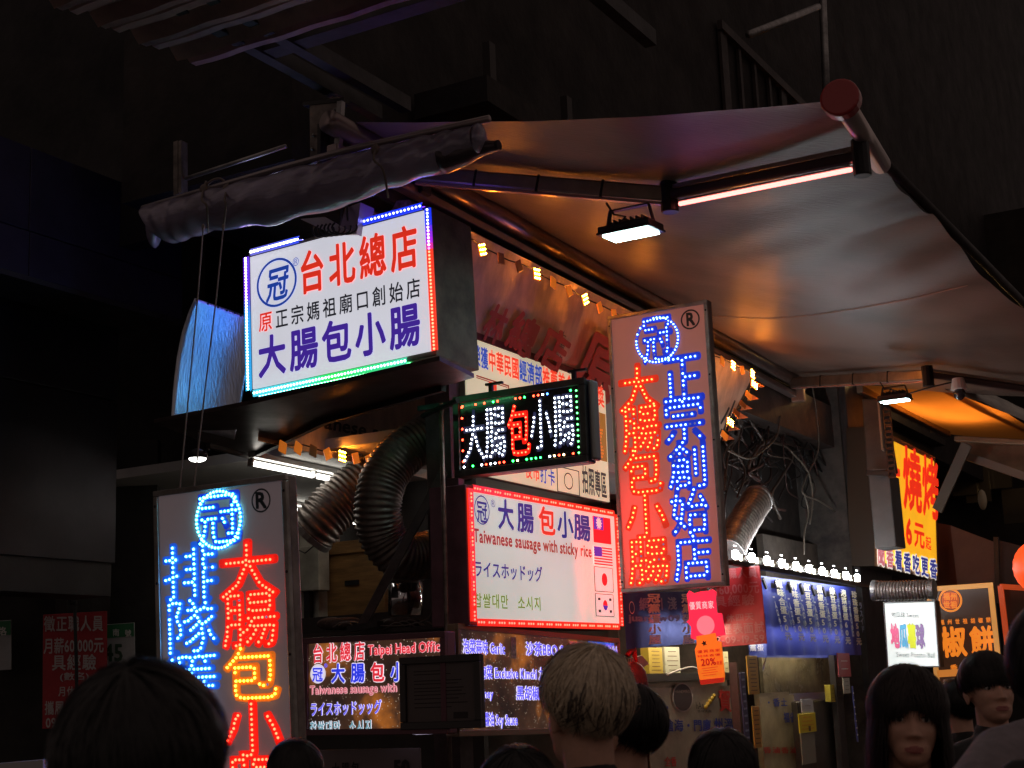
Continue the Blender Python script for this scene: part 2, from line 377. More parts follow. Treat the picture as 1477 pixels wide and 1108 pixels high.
# electric box, cardboard
t=thing('electric_box','off-white electrical box on the pillar beside the silver hose','electric box',HB(440,850,1.15)); m=MB(); bbox_(m,424,790,460,851,1.1,.12); m.build('housing',mat('box_offwhite',(.38,.35,.29),.5,noise=(6,.3)),t,bevel=.006)
m=MB(); m.tube([HB(428,792,1.05),HB(440,798,1.04),HB(452,788,1.05)],.004,6); m.build('wire',RUBB,t)
m=MB(); bbox_(m,438,851,446,930,1.12,.05); m.build('conduit',BLACKM,t)
t=thing('wooden_box','brown plywood box on the shelf under the silver hose','box',HB(508,905,1.35))
WOOD=mat('plywood',(.26,.13,.04),.6,noise=(3,.45),bump=(15,.3),stretch=(1,1,6))
m=MB(); c_=bbox_(m,464,792,555,903,1.3,.3); m.build('body',WOOD,t,bevel=.006)
m=MB(); bbox_(m,464,784,555,793,1.28,.33); m.build('lid',WOOD,t,bevel=.004)
m=MB(); bbox_(m,497,838,517,843,1.285,.01); m.build('label_plate',BLACKM,t)

# --- metal panelled building on the left
lb=thing('panelled_building','unlit dark metal panelled building filling the left side of the street','building',at(60,1005,8.6))
PAN=mat('dark_metal_panel',(.018,.016,.021),.42,.5,noise=(1.5,.5),bump=(5,.3))
E0=at(170,580,9.0)
def wallL(u0,u1,z0,z1,off,th,name,par=lb,m=PAN):
    mb=MB(); c=E0+D1*(u0+u1)/2+NA*(off-th/2); c=np.array([c[0],c[1],(z0+z1)/2]); mb.frame_box(c,D1,NA,ZU,abs(u1-u0),th,z1-z0); return mb.build(name,m,par,bevel=.004)
zf=E0[2]; F0z=at(265,462,8.8)[2]
wallL(-7,0,zf-1.2,F0z+.4,-.03,.3,'wall',m=mat('left_wall',(.02,.018,.02),.6,noise=(2,.5),bump=(10,.3)))
for k in range(6):
    wallL(-1.18*(k+1)+.01,-1.18*k,zf+.008,zf+1.0,0,.03,'panel'); wallL(-1.18*(k+1)+.01,-1.18*k,zf-1.0,zf-.008,0,.03,'panel')
F0=at(265,462,8.8)
def fasc(z0,z1,off,name):
    for k in range(5):
        mb=MB(); c=F0+D1*(-.62-1.22*k)-NA*(.02-off); c=np.array([c[0],c[1],(z0+z1)/2]); mb.frame_box(c,D1,NA,ZU,1.215,.04,z1-z0); mb.build(name,mat('fascia_panel_paint',(.045,.038,.07),.38,.3,noise=(2,.4),bump=(4,.2)),lb,bevel=.003)
fasc(F0[2],F0[2]+.25,0,'fascia_panel'); fasc(F0[2]+.26,F0[2]+.74,-.008,'fascia_panel')
mb=MB(); a=F0-D1*6-NA*.3; mb.frame_box((F0+a)/2-NA*.02+ZU*-.02,D1,NA,ZU,6,.36,.03); mb.build('fascia_underside',DARK,lb)
mb=MB(); c=at(222,900,9.7); mb.frame_box(np.array([c[0]-2.5,c[1]+.1,1.7]),EX,EY,EZ,5.0,.1,3.4); mb.build('end_wall',mat('left_end_wall',(.022,.019,.017),.7,noise=(3,.5),bump=(14,.4)),lb)
# ledge at the bottom left
m=MB(); a=at(-30,1112,5.4); b=at(75,1103,5.4); m.bar(a,b,.2,.04); m.build('ledge',mat('pale_ledge',(.4,.4,.4),.5),lb)

# --- corrugated eave at the top
er=thing('corrugated_roof','dim corrugated metal eave overhead crossing the top of the view','roof',HZ(600,60,4.55))
CORR=mat('rusty_corrugated_metal',(.52,.36,.33),.5,.1,noise=(2.5,.5),bump=(8,.35),stretch=(1,1,1))
u0=(HZ(80,10,4.6)-C0)@D1; u1=(HZ(250,100,4.6)-C0)@D1; vL=(HZ(80,10,4.6)-C0)@NA; vR=(HZ(1075,22,4.6)-C0)@NA
du=(u1-u0)/3
for k in range(-2,3):
    m=MB(); prof=[(0,0),(.04,0),(.10,.055),(.30,.06),(.34,.03),(.38,.03),(.42,.06),(du-.01-.06,.065),(du-.005,.005)]
    vs=[];n=24
    for i in range(n+1):
        v=vL+(vR-vL)*i/n
        for (a,z) in prof:
            vs.append(S(u0+du*k+a,v,4.6+z+.004*math.sin(i*1.7+k)+k*.012))
    q=len(prof); m.add(vs,[(i*q+j,i*q+j+1,(i+1)*q+j+1,(i+1)*q+j) for i in range(n) for j in range(q-1)])
    m.build('sheet',CORR,er,solid=.004)
m=MB()
for v in (vL+.5,0.,1.6): m.bar(S(u0-.4,v,4.70),S(u1+1.2,v,4.70),.06,.08)
m.build('purlin',DARK,er)
m=MB(); m.bar(S(u1+.25,vL+.3,4.72),S(u1+.25,vR+.3,4.72),.1,.1); m.build('edge_beam',DARK,er)

# slatted balcony cage on the upper floor to the right
bc=thing('balcony_cage','dark slatted window cage on the upper floor above the right end of the awning','window cage',HA(1280,300,.35))
CG=mat('old_cage_paint',(.055,.04,.037),.6,noise=(4,.5),bump=(15,.3))
ua=(HA(1165,130,.5)-C0)@D1; ub=(HA(1400,300,.5)-C0)@D1
z_t=HA(1180,40,.5)[2]; z_b=HA(1180,260,.5)[2]-1.4
for k in range(17):
    u=ua+(ub-ua)*k/16; m=MB(); m.sbox((u,-.27,(z_t+z_b)/2),(.06 if k%4 else .16,.03,z_t-z_b)); m.build('slat',CG,bc)
for z in (z_b,(z_b+z_t)/2,z_t): 
    m=MB(); m.sbox(((ua+ub)/2,-.25,z),(ub-ua+.2,.05,.09)); m.build('rail',CG,bc)
m=MB(); m.sbox(((ua+ub)/2,-.22,z_b-.05),(ub-ua+.2,.15,.08)); m.build('base',DARK,bc)
t=thing('downpipe','thin dark pipe running up the wall above the awning','pipe',HA(1190,150,.2)); m=MB(); m.tube([HA(1192,140,.2),HA(1185,-40,.2)],.04,8); m.build('pipe',GALV,t,smooth=True)
m=MB(); m.tube([HA(1080,50,.2),HA(1180,10,.25)],.035,8); m.build('branch_pipe',GALV,t,smooth=True)
t=thing('concrete_beam','dark horizontal beam along the wall just above the awning','beam',S(3,0,5.3)); m=MB(); m.sbox((4.6,.0,5.05),(9,.5,.16)); m.build('beam',WALLD,t); m=MB(); 
for k in range(9): m.sbox((.4+k*1.0,.1,5.3),(.07,.05,.35))
m.build('brackets',mat('bracket_soot',(.03,.024,.022),.6),t,kind='stuff')

# ================================================================ the big awning
aw=thing('retractable_awning','wide extended beige fabric awning with folding arms over the stall front','awning',S(3,0,4.3))
P1=HA(500,176,.12); P4=HA(1150,545,.12); P2=None
vv=2.55; P2=hit(1215,147,P1+NA*0,D1)   # front corner straight out from the wall, on the plane square to the street front
e_out=(P2-P1)@NA; FN=np.cross(P4-P1,P2-P1); FN/=np.linalg.norm(FN)
if FN[2]>0: FN=-FN
def fab(x,y,off=0.): return hit(x,y,P1+FN*off,FN)
front=[(1215,147),(1240,186),(1265,228),(1292,268),(1318,292),(1345,306),(1372,345),(1400,378),(1432,410),(1477,446),(1530,500),(1575,545),(1600,575)]
FP=[fab(*q) for q in front]; 
def interp(L,s):
    x=s*(len(L)-1); i=min(int(x),len(L)-2); return L[i]*(1-(x-i))+L[i+1]*(x-i)
def fabric(s,t):
    a=P1+(P4-P1)*s; b=interp(FP,s); p=a*(1-t)+b*t
    sag=.10*math.sin(math.pi*t)*(.35+.65*math.sin(math.pi*min(1,s*1.0))) 
    wr=.010*math.sin(s*55+t*9)*t**2+.012*math.sin(s*23+2*t)*t**1.5+.016*mnoise.noise(Vector((s*9,t*5,.3)))
    dr=-.05*(t**6)*(1+math.sin(s*34))*.5
    return p-ZU*(sag+dr*0)+ZU*wr*(1 if 0<s<1 else .5)
def fabmat():
    m=mat('awning_vinyl',(.38,.30,.25),.46,spec=.4,trans=.10); t=m.node_tree; b=t.nodes['Principled BSDF']
    tc=t.nodes.new('ShaderNodeTexCoord')
    n=t.nodes.new('ShaderNodeTexNoise'); n.inputs['Scale'].default_value=1.1; n.inputs['Detail'].default_value=6
    n3=t.nodes.new('ShaderNodeTexNoise'); n3.inputs['Scale'].default_value=14; n3.inputs['Detail'].default_value=6
    mp=t.nodes.new('ShaderNodeMapping'); mp.inputs['Rotation'].default_value=(0,0,.5); mp.inputs['Scale'].default_value=(1,5,1)
    t.links.new(tc.outputs['Object'],mp.inputs[0]); t.links.new(mp.outputs[0],n3.inputs[0]); t.links.new(tc.outputs['Object'],n.inputs[0])
    cr=t.nodes.new('ShaderNodeValToRGB'); cr.color_ramp.elements[0].color=(.075,.050,.042,1); cr.color_ramp.elements[0].position=.38; cr.color_ramp.elements[1].color=(.175,.125,.100,1); cr.color_ramp.elements[1].position=.58
    t.links.new(n.outputs[0],cr.inputs[0]); t.links.new(cr.outputs[0],b.inputs['Base Color'])
    bp=t.nodes.new('ShaderNodeBump'); bp.inputs['Strength'].default_value=.38; bp.inputs['Distance'].default_value=.01; t.links.new(n3.outputs[0],bp.inputs['Height'])
    n4=t.nodes.new('ShaderNodeTexNoise'); n4.inputs['Scale'].default_value=160; t.links.new(tc.outputs['Object'],n4.inputs[0]); bp2=t.nodes.new('ShaderNodeBump'); bp2.inputs['Strength'].default_value=.12; bp2.inputs['Distance'].default_value=.004
    t.links.new(n4.outputs[0],bp2.inputs['Height']); t.links.new(bp.outputs[0],bp2.inputs['Normal']); t.links.new(bp2.outputs[0],b.inputs['Normal']); return m
m=MB(); m.grid(fabric,120,50); m.build('fabric',fabmat(),aw,smooth=True)
# seam across the fabric
m=MB(); m.tube([fabric(.64,t_/20)-ZU*.006 for t_ in range(1,20)],.003,5); m.build('seam',mat('seam_thread',(.5,.42,.35),.5),aw)
CASS=mat('cassette_metal',(.34,.27,.26),.30,.8,noise=(3,.3))
d=(P4-P1)/np.linalg.norm(P4-P1)
m=MB(); m.tube([P1-d*.15-ZU*.05,(P1+P4)/2-ZU*.05,P4+d*.1-ZU*.05],.06,16); m.build('roller_tube',CASS,aw,smooth=True)
m=MB(); m.bar(P1-d*.1-ZU*.17-NA*.02,P4+d*.1-ZU*.17-NA*.02,.07,.05); m.build('torsion_bar',CASS,aw,bevel=.008)
m=MB(); m.bar(P1-d*.1-ZU*.13-NA*.10,P4+d*.1-ZU*.13-NA*.10,.02,.22); m.build('back_plate',DARK,aw)
fd=(FP[2]-FP[0]); fd/=np.linalg.norm(fd)
m=MB(); m.tube([FP[0]-fd*.03,FP[2]+fd*.1],.045,14); fb=m.build('front_bar',mat('front_bar_metal',(.6,.5,.47),.3,.7),aw,smooth=True)
m=MB(); m.tube([FP[2]+fd*.1+ZU*.03,FP[2]+fd*.1+D1*2+ZU*.04,FP[2]+fd*.1+D1*5.2+ZU*.05],.026,12); m.build('front_bar',DARK,aw,smooth=True)
c=FP[0]-fd*.06; m=MB(); m.tube([c,c+fd*.07],.082,20); m.build('end_cap',mat('red_plastic_cap',(.40,.03,.03),.35,coat=.3),fb,bevel=.01)
# folding arms
ARM=mat('arm_aluminium',(.42,.36,.30),.30,.8,noise=(5,.3))
def seg(a,b,w,h,name,par,m_): m=MB(); m.bar(a,b,w,h); return m.build(name,m_,par,bevel=.012)
def arm(A,B,C,tube_light=True):
    up=np.array([0,0,1.])
    f1=seg(A,B,.06,.085,'folding_arm',aw,ARM); 
    for k in range(1,4): 
        q=A+(B-A)*k/4; m=MB(); m.bar(q-(B-A)/np.linalg.norm(B-A)*.006,q+(B-A)/np.linalg.norm(B-A)*.006,.066,.092); m.build('clip',BLACKM,f1)
    m=MB(); m.bar(A-ZU*.05,B-ZU*.05,.03,.012); m.build('under_rail',mat('rail_pink',(.7,.45,.42),.25,.6),f1)
    f2=seg(B,C,.055,.05,'folding_arm',aw,mat('arm_dark',(.12,.09,.09),.3,.8)); m=MB(); m.bar(B+ZU*.04,C+ZU*.04,.03,.02); m.build('cable_rail',ARM,f2)
    m=MB(); m.tube([B-ZU*.09,B+ZU*.07],.045,12); m.build('elbow_joint',BLACKM,f2,smooth=False,bevel=.006)
    m=MB(); m.tube([C-ZU*.09,C+ZU*.08],.04,12); m.bar(C+ZU*.04-NA*.02,C+ZU*.12+D1*.04,.04,.04,up=D1); m.build('wrist_joint',BLACKM,f2,bevel=.006)
    return f1,f2
A1=HA(600,252,.16); B1=fab(965,282,.13); C1=fab(1242,226,.10)
f1,f2=arm(A1,B1,C1)
t=thing('pink_reflection_tube','thin glowing tube standing for a pinkish red reflection under the awning arm','light tube',B1)  # pink reflection along the arm, built as a glowing tube
a=B1+(C1-B1)*.06-ZU*.055; b=B1+(C1-B1)*.95-ZU*.05
m=MB(); m.tube([a,(a+b)/2,b],.011,8); m.build('tube',glow('pink_tube',(1,.20,.17),4.5),t,smooth=True); m=MB(); m.bar(a+ZU*.014,b+ZU*.014,.03,.01); m.build('channel',ALU,t)
A2=HA(1143,552,.16); B2=fab(1338,541,.14); C2=fab(1490,563,.14)
arm(A2,B2,C2)
m=MB(); m.frame_box(HA(1150,556,.14),D1,NA,ZU,.06,.12,.3); m.build('wall_bracket',mat('bracket_metal',(.5,.36,.28),.3,.7),aw,bevel=.01)
m=MB(); m.frame_box(HA(602,258,.10),D1,NA,ZU,.1,.12,.2); m.build('wall_bracket',BLACKM,aw,bevel=.01)

# ---------------------------------------------------------------- floodlights
def flood(px,py,Y,wd,label,hang,st):
    c=at(px,py,Y); t=thing('floodlight',label,'floodlight',c,group='floodlights under the awning arms')
    X=NA; Dn=np.array([.06*D1[0],.06*D1[1],-1.]); Dn/=np.linalg.norm(Dn); Yv=np.cross(Dn,X); Yv/=np.linalg.norm(Yv)
    m=MB(); m.frame_box(c-Dn*.02,X,Yv,Dn,wd*1.12,wd*.75,.035); m.build('housing',BLACKM,t,bevel=.008)
    m=MB(); m.frame_box(c-Dn*.0,X,Yv,Dn,wd*1.16,wd*.80,.012); m.build('rim',BLACKM,t,bevel=.004)
    m=MB(); m.frame_box(c+Dn*.008,X,Yv,Dn,wd*.96,wd*.6,.012); m.build('lens',glow('flood_lens',(.62,.95,.93),st),t)
    m=MB(); 
    for k in range(7): m.frame_box(c-Dn*.05+X*(k-3)*wd*.12,X,Yv,Dn,.006,wd*.5,.03)
    m.build('heat_fins',BLACKM,t,kind='stuff')
    m=MB(); 
    for s_ in (-1,1): 
        a=c+X*s_*wd*.52-Dn*.02; b=c+X*s_*wd*.42+ZU*(hang-.03)
        m.bar(a,b,.03,.006,up=X)
    m.bar(c-X*wd*.42+ZU*(hang-.03),c+X*wd*.42+ZU*(hang-.03),.03,.008); m.build('bracket',BLACKM,t)
    m=MB(); m.tube([c-X*wd*.3+ZU*.04,c-X*wd*.1+ZU*.09,c-X*wd*.35+ZU*hang*.7,c-X*wd*.5+ZU*(hang+.02)],.006,6); m.build('cable',RUBB,t,smooth=True)
    return t
b1Y=B1[1]-.05
flood(910,336,b1Y,.25,'bright rectangular floodlight hanging from the elbow of the big awning arm',.16,30)
flood(1291,577,B2[1]-.2,.20,'small bright floodlight below the far awning arm beside the yellow sign',.13,40)
c=at(285,660,6.9); t=thing('floodlight','small white lamp low on the left behind the two hanging ropes','floodlight',c,group='floodlights under the awning arms')
m=MB(); m.ellip(c+ZU*.012,(.05,.05,.03)); m.build('housing',BLACKM,t,smooth=True); m=MB(); m.ellip(c-ZU*.004,(.042,.042,.018)); m.build('lens',glow('small_lens',(1,.98,.9),6),t,smooth=True)
m=MB(); m.tube([c+ZU*.03,c+ZU*.12],.006,6); m.bar(c+ZU*.03-NA*.07,c+ZU*.03+NA*.07,.01,.008); m.build('hanger',BLACKM,t)
# dome camera
c=at(1384,568,B2[1]-.1); t=thing('security_camera','small black dome camera hanging below the far awning arm','camera',c)
m=MB(); m.ellip(c,(.045,.045,.05)); m.build('dome',mat('camera_dome',(.03,.03,.035),.12,coat=.5),t,smooth=True); m=MB(); m.tube([c+ZU*.03,c+ZU*.12],.05,14,rfun=lambda s:.062-.02*s); m.build('hood',mat('white_enamel',(.7,.7,.68),.4),t,bevel=.004)
m=MB(); m.tube([c+ZU*.1,c+ZU*.1+NA*-.2-ZU*.02,c+NA*-.4+ZU*.05,c+NA*-.55+ZU*.12],.006,6); m.build('cable',RUBB,t,smooth=True)
# ================================================================ signs
FITS={
'main':((-0.8656,7.2000,3.5988),(-0.5143,0.0159,0.0341),1.1435,0.7653),
'left_v':((-1.1111,5.6000,1.8034),(-0.5094,-0.0514,-0.0020),0.6515,1.3096),
'right_v':((0.8432,8.2000,2.9613),(-0.5117,0.0028,-0.0026),0.6230,1.5964),
'led':((0.0270,7.3000,2.9321),(-0.5134,0.0089,-0.0026),0.7629,0.4204),
'flag':((0.1711,8.1364,2.3289),(1.0578,-0.0090,0.0066),1.7281,0.7037),
'award':((0.1737,8.8026,3.2211),(1.0592,-0.0117,-0.0008),1.7703,0.7876),
'menu_l':((-0.7369,7.4000,1.7052),(-0.5119,0.0009,-0.0124),0.8513,0.4814),
'menu_r':((0.1176,8.1309,1.6876),(1.0547,-0.0064,-0.0274),1.8083,0.5426),
'cert':((-0.3986,7.2000,1.6551),(-0.5120,0.0017,-0.0026),0.4542,0.3430),
'yellow':((3.8930,14.7460,3.3108),(1.0537,-0.0670,-0.0128),2.2453,1.3135),
'wbox':((3.3683,13.0000,2.0124),(-0.5120,-0.0029,-0.0280),0.4558,0.5662),
'pepper':((3.9682,13.5000,1.9926),(-0.5121,0.0020,-0.0003),0.5996,0.9182),
'job_l':((-1.8511,6.2000,1.8001),(0.0002,-0.0052,0.0182),0.2656,0.4643),
'bluebanner':((2.4197,12.3471,2.1518),(1.0601,0.0047,0.0053),2.4148,0.5947),
'noren':((0.8883,9.5554,2.0684),(1.0583,-0.0130,0.0442),1.0677,0.3428),
'job_r':((1.5493,10.5737,2.1817),(-0.5121,-0.0003,0.0231),0.3425,0.5455)}
def fit(key,name,label,cat,**k): return Sign(name,label,cat,*FITS[key],**k)
def body(s,depth,m,bevel=.006,frame=.02,fm=None,inset=0):
    mb=MB()
    if s.o.name.startswith('vertical_sign') and s.P[1]>8:      # open backed: a rim and a sheet
        for (cx,cy,dx,dy) in ((0,s.h/2-.006,s.w,.012),(0,-s.h/2+.006,s.w,.012),(-s.w/2+.006,0,.012,s.h-.026),(s.w/2-.006,0,.012,s.h-.026)): mb.box((cx,cy,-depth/2-.004),(dx,dy,depth))
        s.part(mb,'housing',m)
    else: mb.box((0,0,-depth/2-.004),(s.w,s.h,depth)); s.part(mb,'housing',m,bevel=bevel)
    if frame:
        W,H=s.w/2,s.h/2
        for (cx,cy,dx,dy) in ((0,H-frame/2,s.w,frame),(0,-H+frame/2,s.w,frame),(-W+frame/2,0,frame,s.h-2*frame-.002),(W-frame/2,0,frame,s.h-2*frame-.002)):
            mb=MB(); mb.box((cx,cy,.004),(dx,dy,.02)); s.part(mb,'frame',fm or m,bevel=.003)
def led_strip(s,p0,p1,n,r,colf,st='led_lens',back=None,name='led_strip',w=.034,z=.012,pairs=0,bw=1.,scol=None,sleeve='led_sleeve'):
    """a strip of LEDs along one edge of a sign, its plastic sleeve glowing with the colour of the lamps"""
    p0=np.array(p0);p1=np.array(p1); d=(p1-p0); L=np.linalg.norm(d); d/=L; nrm=np.array([-d[1],d[0]])
    mb=MB(); K=24
    for i in range(K):
        mb.col=tuple(c*bw for c in (scol or colf)((i+.5)/K)); a=p0+d*L*i/K; b=p0+d*L*(i+1)/K
        q=[(*(a-nrm*w/2),z),(*(b-nrm*w/2),z),(*(b+nrm*w/2),z),(*(a+nrm*w/2),z)]; mb.add(q,[(0,1,2,3)])
        lo=[(x,y,.002) for x,y,_ in q]; mb.add([*q,*lo],[(0,4,5,1),(2,6,7,3)])
    if sleeve=='hot_sleeve': mb.col=None; mb.c=[(1.,.003,.002)]*len(mb.c)
    root=s.part(mb,name,glowattr(sleeve,24. if sleeve=='hot_sleeve' else .95))
    mb=MB()
    for i in range(n):
        t=(i+.5)/n
        if pairs and (i%pairs)==pairs-1: continue
        c=colf(t); mb.col=tuple(min(1,x+(.20 if c[2]>.5 or c[1]>.5 else .012)) for x in c); q=p0+d*L*t
        mb.dome((q[0],q[1],z+.001),r,EX,EY,EZ)
    s.part(mb,'led_dots',glowattr(st,LED_ST),root,kind='stuff'); return root
def lerpc(stops):
    def f(t):
        for (a,ca),(b,cb) in zip(stops,stops[1:]):
            if t<=b: k=(t-a)/max(1e-6,b-a); return tuple(x*(1-k)+y*k for x,y in zip(ca,cb))
        return stops[-1][1]
    return f
# ---- big white signboard
ms=fit('main','shop_signboard','large white lightbox with a rainbow LED border, highest on the corner','sign')
body(ms,.40,mat('signbox_side',(.15,.125,.09),.6,0,noise=(5,.5),bump=(14,.3)),frame=0)
W,H=ms.w/2,ms.h/2
m=MB(); m.box((0,0,.0),(ms.w-.05,ms.h-.05,.012)); ms.part(m,'face',glow('signboard_white',(.86,.87,.97),.66,mottle=.09))
inn=.000
PUR=(.25,.06,1.);BL=(.01,.04,1.);GR=(.03,.9,.12)
led_strip(ms,(-W+inn,-H+.02),(-W+inn,H-.02),44,.0062,lerpc([(0,CYA),(.55,(.12,.6,1)),(.7,PUR),(1,(.4,.25,1))]),scol=lerpc([(0,(.01,.42,.85)),(.55,(.01,.3,.9)),(.7,(.12,.01,.8)),(1,(.12,.02,.8))]))
led_strip(ms,(W-inn,-H+.02),(W-inn,H-.02),40,.0062,lerpc([(0,RED),(.70,RED),(.76,(.5,.02,.8)),(.9,BL),(1,BL)]))
led_strip(ms,(-W+.03,H-inn),(-.22,H-inn),26,.0062,lerpc([(0,(.7,.7,1)),(.85,(.6,.75,1)),(1,BL)]),scol=lerpc([(0,(.16,.16,.75)),(1,(.02,.06,.9))]))
led_strip(ms,(.05,H-inn),(W-.03,H-inn),22,.0062,lerpc([(0,BL),(1,BL)]))
led_strip(ms,(-W+.03,-H+inn),(W-.16,-H+inn),48,.0062,lerpc([(0,CYA),(.35,(.08,.8,.7)),(.5,GR),(.85,(.05,.8,.3)),(1,(.1,.8,.5))]))
R_=glow('sign_red_film',(.72,.03,.012),.85); K_=glow('sign_black_film',(.02,.02,.03),.5); PB=glow('sign_violet_film',(.055,.02,.32),.8); LB=glow('sign_blue_film',(.012,.05,.34),.85)
ms.ring(400.5,408,35,.10,LB,name='ring',z=.009); ms.text('冠',(383,441),(418,431),52,LB,z=.009,bold=2,d=.02,slots=True,italic=.12)
ms.text('®',(424,386),(433.5,383),13,LB,z=.009,bold=0,slots=False)
ms.text('台北總店',(431,429),(609,386),64,R_,z=.009,bold=2,d=.026,gap=.12)
ms.text('原',(373,482),(397,476.5),30,R_,z=.009,bold=1,d=.014,gap=.16)
ms.text('正宗媽祖廟口創始店',(397,476.5),(611,429),29,K_,z=.009,bold=1,d=.012,gap=.16)
ms.text('大腸包小腸',(372,549),(612,498),62,PB,z=.009,bold=2,d=.028,gap=.10)
def side_strip(axis,a,b,off,colf,n):
    """LED strip on the thin side of the box: faces away from the sign, not towards the street"""
    mb=MB(); K=20; 
    for i in range(K):
        mb.col=colf((i+.5)/K); p=a+(b-a)*i/K; q=a+(b-a)*(i+1)/K
        if axis=='x': mb.add([(off,p,-.05),(off,q,-.05),(off,q,-.012),(off,p,-.012)],[(0,1,2,3)])
        else: mb.add([(p,off,-.05),(q,off,-.05),(q,off,-.012),(p,off,-.012)],[(0,1,2,3)])
    r_=ms.part(mb,'led_strip',glowattr('side_sleeve',7.)); mb=MB(); o=math.copysign(1,off)
    for i in range(n):
        t=(i+.5)/n; mb.col=tuple(min(1,x+.2) for x in colf(t)); p=a+(b-a)*t
        if axis=='x': mb.dome((off+o*.001,p,-.03),.006,EZ,EY,EX*o)
        else: mb.dome((p,off+o*.001,-.03),.006,EX,EZ,EY*o)
    ms.part(mb,'led_dots',glowattr('led_lens',LED_ST),r_,kind='stuff')
side_strip('x',-H+.02,H-.02,-W-.004,lerpc([(0,(.01,.35,.9)),(.6,(.02,.2,1)),(1,(.15,.03,.9))]),44)
side_strip('y',-W+.03,-.22,H+.004,lerpc([(0,(.25,.25,.8)),(1,(.1,.1,.9))]),26); side_strip('y',.05,W-.03,H+.004,lerpc([(0,(.03,.03,1)),(1,(.12,.02,.9))]),22)
side_strip('y',-W+.03,W-.16,-H-.004,lerpc([(0,(.02,.5,.7)),(.45,(.02,.6,.2)),(1,(.02,.5,.1))]),48)
# the cable bundle, metal offcuts and clips on top of the sign
t=thing('metal_bracket','bent pale bracket with coiled black cables over the top edge of the big white sign','bracket',HB(480,320,-1.0))
m=MB(); m.prism([HB(x,y,-1.02) for x,y in ((433,316),(468,313),(512,338),(480,338))],D1*.02); m.build('plate',mat('pale_plate',(.5,.48,.45),.4,.3),t)
m=MB(); m.prism([HB(x,y,-1.0) for x,y in ((498,300),(520,292),(514,338),(490,330))],D1*.12); m.build('flange',mat('violet_grey_metal',(.3,.25,.3),.4,.5),t)
m=MB()
for k in range(6):
    cx=462+k*7; m.tube([HB(cx+14*math.cos(a)*(.8+.1*k),332+10*math.sin(a)+k*-.8,-1.04-.008*k) for a in [i*math.pi/9 for i in range(-1,12)]],.0055,6)
m.build('cable_coil',RUBB,t,smooth=True)
m=MB(); m.tube([HB(502,318,-1.05),HB(500,290,-1.0),HB(508,270,-.9)],.006,6); m.tube([HB(490,325,-1.05),HB(494,295,-1.0),HB(500,272,-.9)],.006,6); m.build('cable',RUBB,t,smooth=True)
t=thing('scrap_sheet','crumpled brown metal scrap lying above the blue corner of the big sign','scrap metal',HB(570,300,-.7))
m=MB(); m.prism([HB(x,y,-.75) for x,y in ((520,322),(535,302),(548,312),(550,320))],D1*.1); m.build('flap',mat('orange_brown_metal',(.4,.16,.09),.5,.3),t)
m=MB(); m.prism([HB(x,y,-.7) for x,y in ((558,316),(572,290),(590,288),(604,305),(603,312))],D1*.1); m.build('flap',mat('speckled_scrap',(.28,.14,.11),.5,.4,noise=(50,.6),bump=(40,.6)),t)

# ---- small LED board
ls=fit('led','led_message_board','small black LED board lit in white and red, sticking out above the red-bordered sign','sign')
body(ls,.085,mat('gunmetal',(.10,.10,.10),.35,.7,noise=(8,.4)),frame=.035,bevel=.012)
m=MB(); m.box((0,0,-.001),(ls.w-.07,ls.h-.07,.006)); ls.part(m,'face',mat('black_acrylic',(.012,.01,.012),.15,coat=.4))
CH_W=glow('white_channel',(.08,.08,.35),.12,base=(.05,.05,.07)); CH_R=glow('red_channel',(.75,.012,.006),.8)
for i,(ch,bx) in enumerate((('大',(670,598,699,661)),('腸',(701,592,730,656)),('包',(734,588,764,652)),('小',(766,581,796,645)),('腸',(799,575,829,640)))):
    led_char(ls,ch,bx,CH_R if i==2 else CH_W,RED if i==2 else WHT,sp=.0215,r=.005,bold=.02)
lm=MB(); P_=[RED,RED,GR,WHT,(.05,.2,1),RED,(1,.7,.3),GR]
for k in range(26):
    x=-ls.w/2+.055+(ls.w-.11)*k/25
    for y in (ls.h/2-.055,-ls.h/2+.05):
        if random.random()<.72: lm.col=random.choice(P_); lm.dome((x,y,.004),.0055,EX,EY,EZ)
for k in range(12):
    y=-ls.h/2+.05+(ls.h-.11)*k/11
    lm.col=(.05,.45,.09); lm.dome((ls.w/2-.05,y,.004),.0052,EX,EY,EZ)
    if k%2: lm.col=RED; lm.dome((-ls.w/2+.05,y,.004),.0055,EX,EY,EZ)
ls.part(lm,'border_leds',glowattr('led_lens',LED_ST),kind='stuff')
for x in (-.18,.30):
    m=MB(); m.box((x,ls.h/2+.02,-.04),(.02,.05,.02)); m.box((x+.02,ls.h/2+.05,-.04),(.10,.012,.02)); ls.part(m,'clamp',BLACKM)
m=MB(); m.box((ls.w/2+.018,0,-.045),(.03,ls.h-.02,.07)); ls.part(m,'end_cap',mat('ridged_grey',(.33,.32,.31),.4,.5),bevel=.012)
m=MB(); m.box((-ls.w/2-.12,ls.h/2-.02,-.05),(.26,.025,.025)); ls.part(m,'arm',BLACKM)

